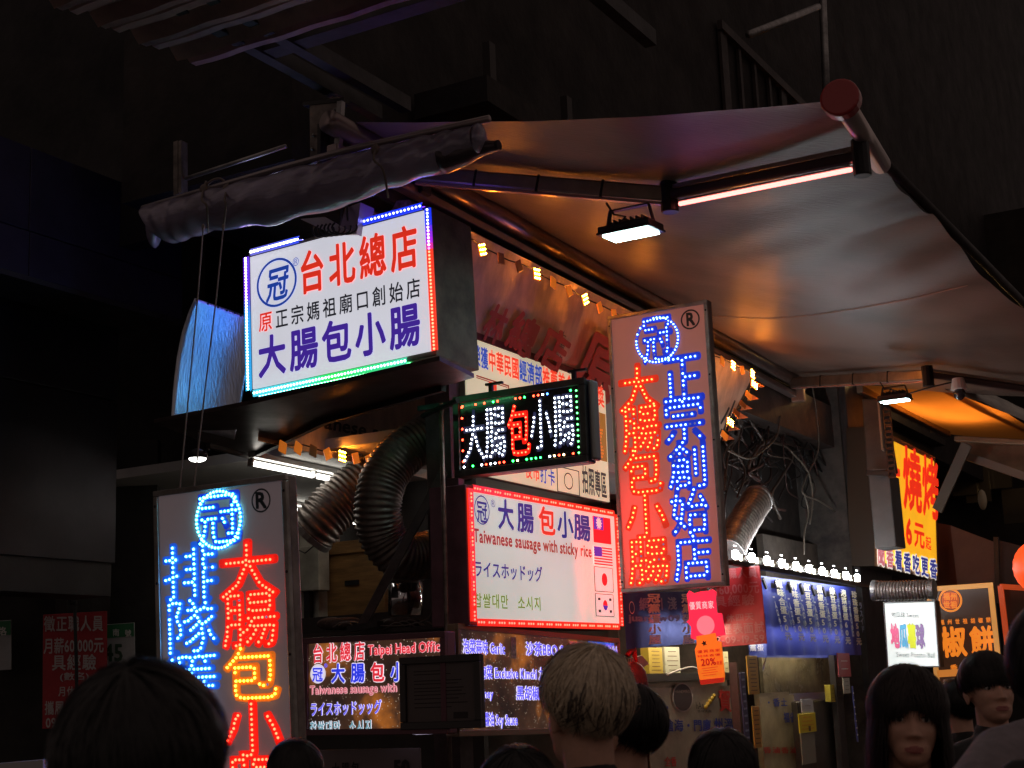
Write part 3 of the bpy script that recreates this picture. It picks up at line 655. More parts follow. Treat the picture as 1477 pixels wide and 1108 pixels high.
# ---- multilingual sign with red LED border
fs=fit('flag','menu_lightbox','white multilingual sausage sign with four flags and a red LED border','sign')
body(fs,.22,mat('maroon_box_side',(.20,.09,.12),.4,.2,noise=(5,.4)),frame=0)
W,H=fs.w/2,fs.h/2
m=MB(); m.box((0,0,.0),(fs.w-.06,fs.h-.05,.012)); fs.part(m,'face',glow('lightbox_cream',(.80,.82,.72),.56,mottle=.12))
cr=lerpc([(0,(1,.02,.01)),(1,(1,.03,.01))]); WL=.05
led_strip(fs,(-W+.025,-H+.02),(-W+.025,H-.02),36,.006,cr,w=WL,pairs=4); led_strip(fs,(W-.022,-H+.02),(W-.022,H-.02),36,.006,cr,w=.05,pairs=4)
led_strip(fs,(-W+.05,H-.017),(W-.05,H-.017),64,.0062,cr,w=.036,pairs=4); led_strip(fs,(-W+.05,-H+.017),(W-.05,-H+.017),64,.0062,cr,w=.036,pairs=4)
NV=glow('sign_navy_film',(.03,.03,.25),.6); GN=glow('sign_green_film',(.16,.22,.03),.8)
fs.ring(693,736,21,.09,NV,z=.009); fs.text('冠',(685,754),(702,757),34,NV,z=.009,bold=1,d=.015,slots=True)
fs.text('®',(706,732),(713,733),12,NV,z=.009,bold=0,slots=False)
for i,(ch,bl,br,h) in enumerate((('大',(716,764),(740,767),46),('腸',(744,768),(769,771),45),('包',(775,772),(800,775),43),('小',(802,776),(826,779),41),('腸',(826,779),(851,783),40))):
    fs.text(ch,bl,br,h,R_ if i==2 else NV,z=.009,bold=2,d=.026,gap=.02,slots=True)
BR=glow('sign_brown_film',(.33,.03,.025),.8)
fs.text('Taiwanese sausage with sticky rice',(681,787),(852,809),26,BR,z=.009,bold=1,d=.02,slots=False)
fs.text('ライスホッドッグ',(681,833),(781,841),26,NV,z=.009,bold=1,d=.015,gap=.02)
fs.text('찹쌀대만 소시지',(681,877),(780,882),23,GN,z=.009,bold=1,d=.012,gap=.02,slots=True)
def flag(s,xa,ya,xb,yb):
    a=s.uv(xa,ya); b=s.uv(xb,ya+ (xb-xa)*.17); y1=a[1]; y0=y1-(a[1]-s.uv(xa,yb)[1]); x0,x1=a[0],b[0]; return x0,y0,x1,y1
FW_=glow('flag_white',(.8,.8,.76),.58); FR_=glow('flag_red',(.62,.012,.02),.8); FB_=glow('flag_blue',(.06,.03,.45),.7)
def fl(s,r,parts,edge=True):
    x0,y0,x1,y1=r; X=lambda u:x0+(x1-x0)*u; Y=lambda v:y0+(y1-y0)*v
    m=MB(); s.rect(x0,y0,x1,y1,.0095,.002,m); base=s.part(m,'flag_print',parts[0])
    if edge: m=MB(); [s.rect(*q,.0092,.001,m) for q in ((x0-.006,y0-.004,x1+.006,y0),(x0-.006,y1,x1+.006,y1+.004),(x0-.008,y0,x0,y1),(x1,y0,x1+.008,y1))]; s.part(m,'flag_outline',K_,base)
    for mm,kind,*q in parts[1]:
        m=MB()
        if kind=='r': s.rect(X(q[0]),Y(q[1]),X(q[2]),Y(q[3]),.0125,.002,m)
        else:
            n=28; rx=q[2]*(y1-y0); r0=q[3]*rx if len(q)>3 else 0
            a0,a1=(q[4],q[5]) if len(q)>4 else (0,2*math.pi)
            m.add([(X(q[0])+rx*math.cos(a0+(a1-a0)*k/n),Y(q[1])+rx*math.sin(a0+(a1-a0)*k/n),.013+(.001 if len(q)>4 else 0)) for k in range(n)],[tuple(range(n))])
        s.part(m,'flag_mark',mm,base)
    return base
r1=flag(fs,853,744,878,782); b=fl(fs,r1,(FR_,[(FB_,'r',.02,.5,.55,.98)]),False)
m=MB(); x0,y0,x1,y1=r1; cx,cy=x0+(x1-x0)*.28,y0+(y1-y0)*.74; R=.042
m.add([(cx+(R if k%2==0 else R*.55)*math.cos(k*math.pi/12),cy+(R if k%2==0 else R*.55)*math.sin(k*math.pi/12),.0150) for k in range(24)],[tuple(range(24))]); fs.part(m,'flag_mark',FW_,b)
r2=flag(fs,854,788,880,814); fl(fs,r2,(FW_,[(FR_,'r',.0,k/13,1,(k+1)/13) for k in range(0,13,2)]+[]),False)
m=MB(); x0,y0,x1,y1=r2; fs.rect(x0,y0+(y1-y0)*.46,x0+(x1-x0)*.42,y1,.0145,.001,m); fs.part(m,'flag_mark',FB_)
fl(fs,flag(fs,855.5,818,881,852),(FW_,[(FR_,'c',.5,.5,.27)]))
fl(fs,flag(fs,857,857,882,888),(FW_,[(FR_,'c',.5,.5,.24),(FB_,'c',.5,.5,.24,0,math.pi,2*math.pi)]+[(K_,'r',*q) for q in ((.12,.72,.24,.84),(.76,.72,.88,.84),(.12,.16,.24,.28),(.76,.16,.88,.28))]))

# ---- award banner behind
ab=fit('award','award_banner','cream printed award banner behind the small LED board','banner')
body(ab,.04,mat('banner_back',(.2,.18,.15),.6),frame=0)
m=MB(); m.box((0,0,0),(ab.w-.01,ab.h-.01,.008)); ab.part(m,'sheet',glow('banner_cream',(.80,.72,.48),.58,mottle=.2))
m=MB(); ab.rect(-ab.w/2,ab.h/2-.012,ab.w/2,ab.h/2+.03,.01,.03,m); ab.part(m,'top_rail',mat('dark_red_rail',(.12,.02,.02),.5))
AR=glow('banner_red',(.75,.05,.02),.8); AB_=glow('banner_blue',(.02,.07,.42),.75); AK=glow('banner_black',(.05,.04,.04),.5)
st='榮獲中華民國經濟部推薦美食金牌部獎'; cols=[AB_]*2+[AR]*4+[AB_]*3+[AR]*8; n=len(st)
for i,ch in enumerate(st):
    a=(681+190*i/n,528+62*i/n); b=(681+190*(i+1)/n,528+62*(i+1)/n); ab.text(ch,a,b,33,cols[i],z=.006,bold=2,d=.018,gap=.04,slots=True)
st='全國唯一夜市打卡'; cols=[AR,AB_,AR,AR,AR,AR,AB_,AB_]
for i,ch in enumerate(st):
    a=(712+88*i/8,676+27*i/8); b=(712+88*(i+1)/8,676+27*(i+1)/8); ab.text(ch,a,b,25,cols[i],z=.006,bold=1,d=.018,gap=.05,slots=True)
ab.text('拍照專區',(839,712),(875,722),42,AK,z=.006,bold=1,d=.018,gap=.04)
a=ab.uv(803,707); b=ab.uv(834,676); m=MB(); x0,x1=a[0],b[0]; y0,y1=a[1]-.01,ab.uv(803,672)[1]
for q in ((x0,y0,x1,y0+.006),(x0,y1-.006,x1,y1),(x0,y0,x0+.008,y1),(x1-.008,y0,x1,y1)): ab.rect(*q,.006,.002,m)
ab.part(m,'camera_icon',AK); cx,cy=(x0+x1)/2,(y0+y1)/2; n=30; m=MB(); P=[]
for k in range(n):
    for q in (.062,.052): P.append((cx+q*math.cos(k*2*math.pi/n),cy+q*.85*math.sin(k*2*math.pi/n),.006))
m.add(P,[(2*k,2*k+1,(2*k+3)%(2*n),(2*k+2)%(2*n)) for k in range(n)]); ab.part(m,'camera_icon',AK)
a=ab.uv(857,593); m=MB(); x0=a[0]; x1=ab.uv(872,600)[0]; y1=a[1]; y0=ab.uv(857,662)[1]; ab.rect(x0,y0,x1,y1,.006,.002,m); po=ab.part(m,'photo_print',glow('photo_brown',(.35,.16,.03),.6))
m=MB()
for k in range(9): ab.rect(x0+.01,y0+.02+k*.022,x0+(x1-x0)*(.55+.1*math.sin(k)),y0+.032+k*.022,.008,.002,m)
ab.part(m,'photo_detail',glow('photo_orange',(.8,.2,.02),.7),po)
a=ab.uv(686,541); x1=ab.uv(733,553)[0]; y0=ab.uv(686,600)[1]; m=MB()
for q in ((a[0],a[1]-.008,x1,a[1]),(x1-.01,y0,x1,a[1]),(a[0],a[1]-.018,x1-.02,a[1]-.013)): ab.rect(*q,.006,.002,m)
ab.part(m,'certificate_outline',glow('banner_maroon',(.3,.03,.02),.6)); m=MB(); q=ab.uv(704,550); ab.rect(q[0],q[1]-.045,q[0]+.085,q[1],.007,.002,m); ab.part(m,'seal_print',AR)
m=MB(); q=ab.uv(736,560); ab.rect(q[0],y0,q[0]+.09,q[1],.006,.002,m); ab.part(m,'photo_print',glow('photo_green',(.03,.08,.04),.5))

# ---- fascia banner on the shop front (unlit, orange bulbs light it)
P=HA(860,500,.12); ft=Sign('fascia_banner','long faded beige banner with dark red characters, hung behind the orange bulbs','banner',P,(YAWA,-.34,0.),4.45,1.06)
m=MB()
def fban(s,t):
    x=-2.6+5.3*s; y0=-.62; y1=.60; return (x,y0+(y1-y0)*t,.012*math.sin(s*31)*(1-t)+.01*mnoise.noise(Vector((s*12,t*3,1))))
CRM=mat('faded_banner',(.66,.50,.38),.6,noise=(3,.3),bump=(25,.2),stretch=(3,1,1)); 
a=ft.uv(672,330); b=ft.uv(1087,538); c_=ft.uv(1040,655); lo=ft.uv(760,522)
TL_=a; TR_=b
def fban(s,t):
    top=TL_+(TR_-TL_)*s; L_=ft.uv(672,478); Rr=ft.uv(1038,640); bot=L_+(Rr-L_)*s; q=bot+(top-bot)*t
    return (q[0],q[1],.012*math.sin(s*31)*(1-t)+.012*mnoise.noise(Vector((s*12,t*3,1))))
m.grid(fban,60,12); ft.part(m,'fabric',CRM,smooth=True)
DR=mat('faded_red_ink',(.42,.04,.03),.6); DK=mat('faded_black_ink',(.035,.025,.022),.6)
for ch,bl,br,h in (('林',(684,486),(712,500),62),('總',(718,498),(756,522),66),('店',(762,518),(800,545),68),('原',(812,560),(872,590),110)):
    ft.text(ch,bl,br,h,DR,z=.03,bold=2,d=.035,gap=.02,slots=True,italic=.25)
for i,ch in enumerate('大南路'): ft.text(ch,(797-i*3,488+i*17),(808-i*3,494+i*17),17,DK,z=.03,bold=0,gap=.02,slots=True,italic=.2)
ft.text('小店',(1028,622),(1058,640),60,DK,z=.03,bold=1,d=.03,slots=True,italic=.3)
# ---- side banner in the stall
ss=Sign('side_banner','beige banner with English sausage lettering behind the silver hose','banner',HA(520,610,-.95),(YAWA,-.15,0),2.6,.6)
m=MB(); a=ss.uv(385,560); b=ss.uv(672,700)
L1=ss.uv(372,636); L2=ss.uv(676,704); U1=ss.uv(372,555); U2=ss.uv(690,520)
def sban(s,t):
    q=(L1+(L2-L1)*s)*(1-t)+(U1+(U2-U1)*s)*t; return (q[0],q[1],.01*mnoise.noise(Vector((s*9,t*3,4))))
m.grid(sban,30,8); ss.part(m,'fabric',CRM,smooth=True)
ss.text('Taiwanese sausage',(405,612),(608,650),27,DK,z=.012,bold=1,d=.02,slots=False,italic=.2)
rg,cc,RR=ss.ring(604,640,45,.1,mat('banner_white',(.5,.45,.4),.6),z=.011,fill=True,name='sausage_print'); 
m=MB()
for k in range(5):
    q=ss.uv(625+k*7,592-k*4); m.add([(q[0]-.05,q[1]-.02,.014),(q[0]+.02,q[1]+.03,.014),(q[0]+.05,q[1]+.02,.014),(q[0]-.02,q[1]-.03,.014)],[(0,1,2,3)])
ss.part(m,'sausage_print',DR)

# ---- tall vertical signs
def vsign(key,name,label,face,depth=.05,solid=True):
    s=fit(key,name,label,'sign'); body(s,depth,mat('vertical_sign_side',(.30,.25,.23),.4,.6,noise=(6,.5)),frame=.022,fm=ALU)
    m=MB(); m.box((0,0,0),(s.w-.044,s.h-.044,.006)); s.part(m,'face',face); 
    W,H=s.w/2-.011,s.h/2
    m=MB()
    for x in (-W,W):
        for k in range(5): m.dome((x,-H+.06+k*(2*H-.12)/4,.0145),.006,EX,EY,EZ,h=.003)
    s.part(m,'rivets',BLACKM,kind='stuff'); return s
CB=glow('blue_channel',(.006,.03,.62),.62,base=(.02,.06,.4)); CR=CH_R; CA=glow('amber_channel',(.6,.14,.01),.75)
CRW=glow('orange_red_channel',(.62,.03,.01),.75)
rv=vsign('right_v','vertical_sign','tall pinkish sign with blue and red LED characters on the stall front','x' and mat('pink_panel',(.60,.40,.35),.42,noise=(3,.12),trans=.55,emit=((.52,.19,.15),.5)))
led_ring(rv,948.5,490.5,34.5,CB,(.12,.25,1),sp=.021,dark=.12,r=.0056)
led_char(rv,'冠',(928,464,970,516),CB,(.12,.25,1),dark=.1,sp=.02,r=.0052)
rv.ring(996,461,14.5,.16,INK_K,z=.0045); rv.text('R',(990,471),(1004,469),20,INK_K,z=.0045,bold=1,d=.03,slots=False)
for ch,bx in (('正',(958,521,1012,573)),('宗',(961,583,1014,636)),('創',(965,645,1018,701)),('始',(969,710,1021,766)),('店',(973,776,1026,832))): led_char(rv,ch,bx,CB,(.14,.3,1),sp=.025,r=.0062,dark=.04)
for ch,bx in (('大',(895,533,948,586)),('腸',(899,592,952,646)),('包',(902,652,954,707)),('小',(905,718,961,773)),('腸',(908,783,965,838))): led_char(rv,ch,bx,CRW,(1,.10,.02),sp=.025,r=.0058,dark=.03)
m=MB()
for k in range(3): m.box((-.24+.07*k,-.42-.05*k,-.10-.012*k),(.022,.62-.15*k,.012))
rv.part(m,'added_red_glow',glow('added_red_glow',(1.,.02,.01),60))  # added bars, unseen behind the panel, give it the neighbouring sign's red glow
lv=vsign('left_v','vertical_sign','tall grey sign at the lower left with blue and red LED characters',mat('grey_sign_panel',(.42,.36,.36),.36,noise=(2,.12),emit=((.10,.075,.08),.5)))
led_ring(lv,317,749.5,44,CB,CYA,sp=.0165,r=.0052); led_char(lv,'冠',(289,719,346,779),CB,CYA,sp=.0165,r=.005)
lv.ring(377.5,722,17.5,.14,INK_K,z=.0045); lv.text('R',(369,734),(387,733),25,INK_K,z=.0045,bold=1,d=.03,slots=False)
CC=glow('cyan_channel',(.01,.10,.62),.7,base=(.03,.1,.5))
for ch,bx in (('排',(240,792,311,861)),('隊',(246,869,313,938)),('等',(245,944,315,1009)),('候',(247,1018,318,1085))): led_char(lv,ch,bx,CC,(.10,.46,1.),sp=.0165,r=.0052,dark=.02)
for ch,bx,cn,cl in (('大',(322,788,397,855),CR,RED),('腸',(325,861,399,928),CR,RED),('包',(329,936,400,1005),CA,AMB),('小',(329,1013,404,1089),CR,RED),('腸',(332,1096,406,1165),CR,RED)): led_char(lv,ch,bx,cn,cl,sp=.0165,r=.0052,dark=.02)

# ---- glittery menu boards at the bottom
def starry(name):
    m=mat(name,(.05,.03,.02),.3,emit=((1,1,1),1.)); t=m.node_tree; b=t.nodes['Principled BSDF']; tc=t.nodes.new('ShaderNodeTexCoord')
    def N(ty,**k):
        n=t.nodes.new(ty)
        for a,v in k.items(): n.inputs[a].default_value=v
        return n
    n=N('ShaderNodeTexNoise',Scale=3.2,Detail=7.); cr=t.nodes.new('ShaderNodeValToRGB'); e=cr.color_ramp.elements
    e[0].position=.38; e[0].color=(.012,.007,.006,1); e[1].position=.70; e[1].color=(.48,.14,.018,1); x=e.new(.55); x.color=(.05,.022,.012,1)
    v=N('ShaderNodeTexVoronoi',Scale=75.); lt=t.nodes.new('ShaderNodeMath'); lt.operation='LESS_THAN'; lt.inputs[1].default_value=.17
    n2=N('ShaderNodeTexNoise',Scale=26.); gt=t.nodes.new('ShaderNodeMath'); gt.operation='GREATER_THAN'; gt.inputs[1].default_value=.5
    mu=t.nodes.new('ShaderNodeMath'); mu.operation='MULTIPLY'; mx=t.nodes.new('ShaderNodeMixRGB'); mx.inputs[2].default_value=(.5,.4,.3,1)
    for q in (n,v,n2): t.links.new(tc.outputs['Object'],q.inputs['Vector'])
    t.links.new(n.outputs[0],cr.inputs[0]); t.links.new(v.outputs['Distance'],lt.inputs[0]); t.links.new(n2.outputs[0],gt.inputs[0]); t.links.new(lt.outputs[0],mu.inputs[0]); t.links.new(gt.outputs[0],mu.inputs[1])
    t.links.new(mu.outputs[0],mx.inputs[0]); t.links.new(cr.outputs[0],mx.inputs[1]); t.links.new(mx.outputs[0],b.inputs['Emission Color']); return m
ML=fit('menu_l','menu_board','starry brown menu board with the red Taipei Head Office heading','menu board')
body(ML,.08,mat('purple_brown_frame',(.16,.07,.09),.4,.3),frame=.03); m=MB(); m.box((0,0,0),(ML.w-.06,ML.h-.06,.006)); ML.part(m,'face',starry('starry_print'))
OW=glow('outline_white',(.85,.78,.85),.8); OP=glow('outline_pink',(.9,.55,.6),.75)
MR=glow('menu_red',(.75,.03,.05),.85); MBl=glow('menu_blue',(.03,.05,.75),.85); MP=glow('menu_pink',(.62,.18,.22),.8); MV=glow('menu_violet',(.16,.14,.9),.9); MC=glow('menu_cyan',(.15,.35,.42),.8)
ML.text('台北總店',(450,958),(530,953),29,MR,z=.008,bold=1,d=.02,outline=(OW,.06),gap=.2)
ML.text('Taipei Head Office',(532,949),(643,943),19,MR,z=.008,bold=1,d=.02,outline=(OP,.06),slots=False)
ML.ring(459.5,972,14,.1,OW,z=.005,fill=True); ML.text('冠',(451,984),(468,984),22,MBl,z=.008,bold=1,d=.02,slots=True); ML.text('®',(469,963),(474,963),6,MV,z=.008,slots=False)
for i,ch in enumerate('大腸包小'): ML.text(ch,(478+28.5*i,986-.8*i),(500+28.5*i,985.5-.8*i),29,MR if i==2 else MBl,z=.008,bold=2,d=.03,outline=(OW,.075),slots=True)
ML.text('Taiwanese sausage with sticky rice',(448,1005),(636,999),16,MP,z=.008,bold=1,d=.02,outline=(OP,.05),slots=False)
ML.text('ライスホッドッング'.replace('ン','ッ')[:9],(448,1034),(552,1030),21,MV,z=.008,bold=1,d=.02,outline=(OW,.05),gap=.02)
ML.text('찹쌀대만 소시지',(448,1059),(539,1057),19,MC,z=.008,bold=1,d=.02,outline=(OW,.045),gap=.02,slots=True)
MRr=fit('menu_r','menu_board','starry brown menu board listing sauces in violet lettering, behind the blond head','menu board')
body(MRr,.06,mat('tan_frame',(.30,.20,.13),.4,.3),frame=.03); m=MB(); m.box((0,0,0),(MRr.w-.06,MRr.h-.06,.006)); MRr.part(m,'face',starry('starry_print'))
for s_,bl,br,h in (('泡菜蒜味 Garlic',(666,943),(727,946),22),('沙茶BBQ Sauce',(757,946),(832,949),21),('辣味 Spicy',(872,948),(893,949),21),('泡菜 Exclusive Kimchi 九層',(690,980),(792,982),21),('Honey',(684,1010),(710,1010),16),('黑胡椒 Black Pepper',(743,1010),(838,1011),21),('醬油 Soy Sauce',(696,1048),(745,1048),21)):
    MRr.text(s_,bl,br,h,MV,z=.008,bold=1,d=.025,outline=(OW,.06),slots=False)
m=MB(); MRr.pxrect(735,919,743,950,.008,.002,m); MRr.part(m,'barcode_sticker',mat('pale_sticker',(.5,.47,.4),.5,noise=(60,.6)))
for xa,xb,c in ((847,884,(.05,.15,.8)),(820,845,(.5,.1,.1))):
    m=MB(); MRr.pxrect(xa,925,xb,932,.008,.002,m); MRr.part(m,'picture_print',glow('picture_%d'%xa,c,.6))
CS=fit('cert','framed_certificate','black framed certificate hung between the two starry menu boards','picture frame')
body(CS,.03,mat('certificate_frame',(.018,.012,.012),.35,coat=.3),frame=.035); m=MB(); m.box((0,0,-.002),(CS.w-.07,CS.h-.07,.006)); CS.part(m,'paper',mat('certificate_paper',(.13,.105,.10),.5))
m=MB()
for k,y in enumerate((.10,.085,.055,.04,.02,.005,-.012,-.03,-.05,-.07)): CS.rect(-.15,y-.002,(.02,.06,.12,.1,.13,.12,.14,.1,.15,.06)[k],y+.002,.0025,.001,m)
CS.part(m,'printed_lines',mat('dim_ink',(.03,.022,.022),.5)); m=MB(); CS.rect(.07,-.125,.15,-.095,.0025,.001,m); CS.rect(-.175,-.14,.175,-.137,.0025,.001,m); CS.rect(-.175,.137,.175,.14,.0025,.001,m); CS.part(m,'seal',mat('dim_ink',(.03,.022,.022),.5))
# low price strip
LS=Sign('price_strip','low grey price strip under the left menu board','sign',HB(530,1110,-.55),(YAWB,0,0),.62,.2); body(LS,.02,mat('grey_strip',(.22,.17,.17),.5),frame=0)
LS.text('大腸包',(478,1120),(520,1118),20,INK_K,z=.003,bold=1,gap=.2); LS.text('50',(568,1118),(592,1117),22,INK_K,z=.003,bold=2,d=.05,slots=False)
m=MB(); a=HB(600,1058,-.6); b=HB(634,1057,-.6); m.bar(a,b,.012,.012); m.bar(HB(556,1057,-.6),HB(598,1058,-.6),.01,.01); tt=m.build('shelf_light',glow('shelf_glow',(.7,.6,.8),.9)); tag(tt,'small pale light bar under the framed certificate','light')

# ---- left job sign and house numbers
def jobsign(key,label):
    s=fit(key,'job_sign',label,'sign',group='red hiring signs'); body(s,.012,mat('red_board',(.42,.022,.03),.45,noise=(4,.2)),frame=0,bevel=.004); return s
_p,_a,_w,_h=FITS['job_l']; _k=9.4/6.2; FITS['job_l']=(tuple(EYE+(np.array(_p)-EYE)*_k),_a,_w*_k,_h*_k)
J=jobsign('job_l','red hiring board with white characters on the dark left wall')
JW=mat('job_white',(.55,.48,.47),.5)
for s_,bl,br,h in (('徵正職人員',(63,912),(150,911),24),('月薪60,000元',(63,944),(150,942),24),('具經驗',(74,968),(140,967),24),('(數名)',(86,982),(129,981),12),('月休四天',(84,1005),(133,1004),15),('攜履歷表面試',(64,1032),(152,1030),21),('0913-09-19-59',(66,1050),(152,1049),15)):
    J.text(s_,bl,br,h,JW,z=.003,bold=1,d=.016,gap=.06)
t=thing('power_cable','black cable with a hook hanging over the left red hiring board','cable',at(107,865,9.3)); m=MB(); m.tube([at(x,y,9.3) for x,y in ((104,872),(100,866),(103,859),(109,861),(109,868),(108,890),(110,950),(111,1010),(116,1080))],.011,6); m.build('cord',RUBB,t,smooth=True); m=MB(); m.ellip(at(107,866,9.29),(.018,.018,.03)); m.build('knot',RUBB,t,smooth=True)
def plate(xa,ya,xb,yb,Y,label,top,num):
    s=Sign('house_number_plate',label,'sign',(at(xa,ya,Y)+at(xb,yb,Y))/2,(0,0,.03),abs(xb-xa)*Y/FPX,abs(yb-ya)*Y/FPX,group='green house number plates')
    body(s,.006,mat('plate_white',(.42,.42,.42),.4,noise=(7,.15)),frame=0,bevel=.006); m=MB(); s.rect(-s.w/2+.004,s.h*.20,s.w/2-.004,s.h/2-.004,.0,.003,m); s.part(m,'green_band',mat('plate_green',(.02,.16,.06),.4))
    return s
s=plate(128,901,194,966,9.55,'green and white house number plate 45 half behind the red hiring board','','')
s.text('南',(162,918),(173,918),11,INK_W,z=.003,bold=1); s.text('號',(180,919),(190,919),11,INK_W,z=.003,bold=1)
s.text('45',(150,954),(178,954),26,mat('plate_number',(.02,.07,.03),.4),z=.003,bold=2,d=.03,slots=False,italic=.1)
s=plate(-40,897,16,967,9.55,'green and white street plate cut by the left picture edge','','')
s.text('南路',(-24,917),(11,917),13,INK_W,z=.003,bold=1)

# ---- curtains, hiring sign and tags on the right
def cloth(s,F,nu,nv,m,name='fabric'): q=MB(); q.grid(F,nu,nv); return s.part(q,name,m,smooth=True)
NB=mat('blue_noren',(.06,.08,.26),.6,noise=(3,.3),trans=.6,bump=(20,.3))
no=fit('noren','shop_curtain','short translucent blue curtain with cream characters under the pink sign','curtain')
cloth(no,lambda s,t:((s-.5)*no.w,(t-.5)*no.h,.012*math.sin(s*26)*(1.2-t)),50,8,NB)
CRY_=mat('cream_print',(.88,.82,.62),.5,trans=.15)
for x in (927,976): no.vtext('冠黨蛋小屋',(x,856),(x+2,931),19,CRY_,z=.03,bold=2,d=.03)
no.ring(905,877,9,.14,INK_W,z=.03); PW=mat('pale_blue_print',(.25,.3,.45),.5)
no.text('juan tw09',(901,899),(976,899),13,PW,z=.028,bold=1,d=.03,slots=False); no.text('網川淺',(913,882),(974,880),20,PW,z=.028,bold=1,gap=.3)
JR=jobsign('job_r','dark red hiring board half behind the pink sign, beside the blue price curtain')
JP=mat('job_pink',(.42,.12,.13),.5)
for s_,bl,br,h in (('徵正職人員',(1020,837),(1094,834),17),('月薪60,000元',(1008,862),(1096,856),19),('具經驗',(1030,877),(1090,873),17),('月休四天',(1034,899),(1088,895),12),('攜履歷表面試',(1012,918),(1104,913),17),('0913-09-19-59',(1012,930),(1104,926),11)):
    JR.text(s_,bl,br,h,JP,z=.003,bold=1,d=.014,gap=.06)
bb=fit('bluebanner','price_curtain','long blue curtain with columns of cream price lettering below the white bulbs','curtain')
cloth(bb,lambda s,t:((s-.5)*bb.w,(t-.5)*bb.h,.014*math.sin(s*44)*(1.2-t)),70,8,mat('blue_curtain',(.05,.07,.42),.5,trans=.2,noise=(2,.25),bump=(20,.2)))
cols=['原味蛋個元','辣味合蛋50元','紅豆香蛋50元','黑椒香蛋45元','綠豆香蛋50元','泡菜蔥蛋60元','珍奶冰元50']
tops=[1112,1134,1153.5,1172,1190.7,1207,1223]; bots=[1128,1147,1163.6,1182,1199,1215,1231]
for k in range(7):
    yt=836+k*2.7; yb=924+k*1.2; bb.vtext(['香滷合蛋50元','竹味紅蛋50元'][k%2] if False else ['辣味合蛋50元','特味香蛋50元','紅豆香蛋50元','黑椒香蛋50元','綠豆香蛋50元','泡菜香蛋60元','珍珠香蛋50元'][k],(tops[k],yt),(bots[k],yb),9.5-k*.35,CRY_,z=.03,bold=2,d=.035)
    bb.vtext('ラスイドグ'[:4],(tops[k]+10.5,yt+16),(bots[k]+7,yb-18),4.5,PW,z=.03,bold=1,d=.04); bb.vtext('一人口小口',(tops[k]-4,yt+20),(bots[k]-6,yb-12),2.6,INK_W,z=.03,bold=1,d=.05)
b2=Sign('hem_curtain','narrow lighter blue strip hanging just under the long price curtain','curtain',HA(1150,938,.15),(YAWA,0,0),2.2,.12); m=MB(); m.grid(lambda s,t:((s-.5)*b2.w,(t-.5)*b2.h,.01*math.sin(s*30)),30,3); b2.part(m,'fabric',mat('hem_blue',(.06,.09,.33),.5,noise=(3,.4)),smooth=True); b2.text('黨蛋',(1078,940),(1100,940),11,INK_W,z=.015,bold=1)

# pink delivery sign and orange coupon
ps=Sign('delivery_sign','pink cut-out shop sign with white lettering hanging at the corner of the tall pink sign','sign',HB(1018,888,1.35),(YAWB,0,.05),.30,.34)
PK=glow('pink_acrylic',(.85,.03,.10),.62); m=MB()
def outline(s,pts,m,z=0,th=.012): P=[(*s.uv(x,y),z-th) for x,y in pts]; m.prism(P,(0,0,th)); return m
outline(ps,[(992,868),(990,858),(994,852),(1001,856),(1012,853),(1024,852),(1027,850),(1033,854),(1032,864),(1034,884),(1041,885),(1046,916),(1028,919),(1008,924),(996,921),(997,904),(990,897),(994,893)],m); ps.part(m,'board',PK,bevel=.002)
ps.text('優質商家',(995,880),(1031,878),12,mat('pink_white',(.85,.7,.72),.4,emit=((1,.7,.75),.5)),z=.004,bold=1,gap=.08); ps.ring(1018,902,14,.1,glow('pale_pink',(.9,.28,.36),.6),z=.003,fill=True,name='round_print')
cp=Sign('coupon_tag','orange discount tag with red lettering hanging under the pink cut-out sign','tag',HB(1024,953,1.32),(YAWB,0,.07),.2,.34); m=MB()
outline(cp,[(1004,918),(1031,913),(1034,925),(1040,926),(1045,975),(1044,984),(1011,988),(1007,972),(1002,937),(1005,930)],m); cp.part(m,'card',glow('coupon_orange',(.95,.22,.015),.62),bevel=.002)
CRD=mat('coupon_red',(.5,.03,.01),.5,emit=((.6,.03,.01),.4)); m=MB(); outline(cp,[(1009,981),(1045,977),(1044,984),(1011,988)],m,z=.003,th=.002); cp.part(m,'red_band',CRD)
cp.text('20%',(1012,961),(1034,959),11,CRD,z=.003,bold=2,d=.04,slots=False); cp.text('優質商家',(1006,943),(1040,940),5,CRD,z=.003); cp.text('特味香優',(1006,949),(1040,946),4,CRD,z=.003); cp.text('商家',(1034,960),(1043,959),7,CRD,z=.003)
m=MB(); q=cp.uv(1016,928); m.add([(q[0]+.02*(1 if k%2 else .45)*math.cos(k*math.pi/5),q[1]+.02*(1 if k%2 else .45)*math.sin(k*math.pi/5),.003) for k in range(10)],[tuple(range(10))]); cp.part(m,'star_print',INK_K)
m=MB(); 
for k in range(4): a=cp.uv(1010+(k%2)*0,965+k*3.4); m.box((a[0]+.06,a[1],.002),(.10-.02*(k%2),.003,.002))
cp.part(m,'printed_lines',CRD)

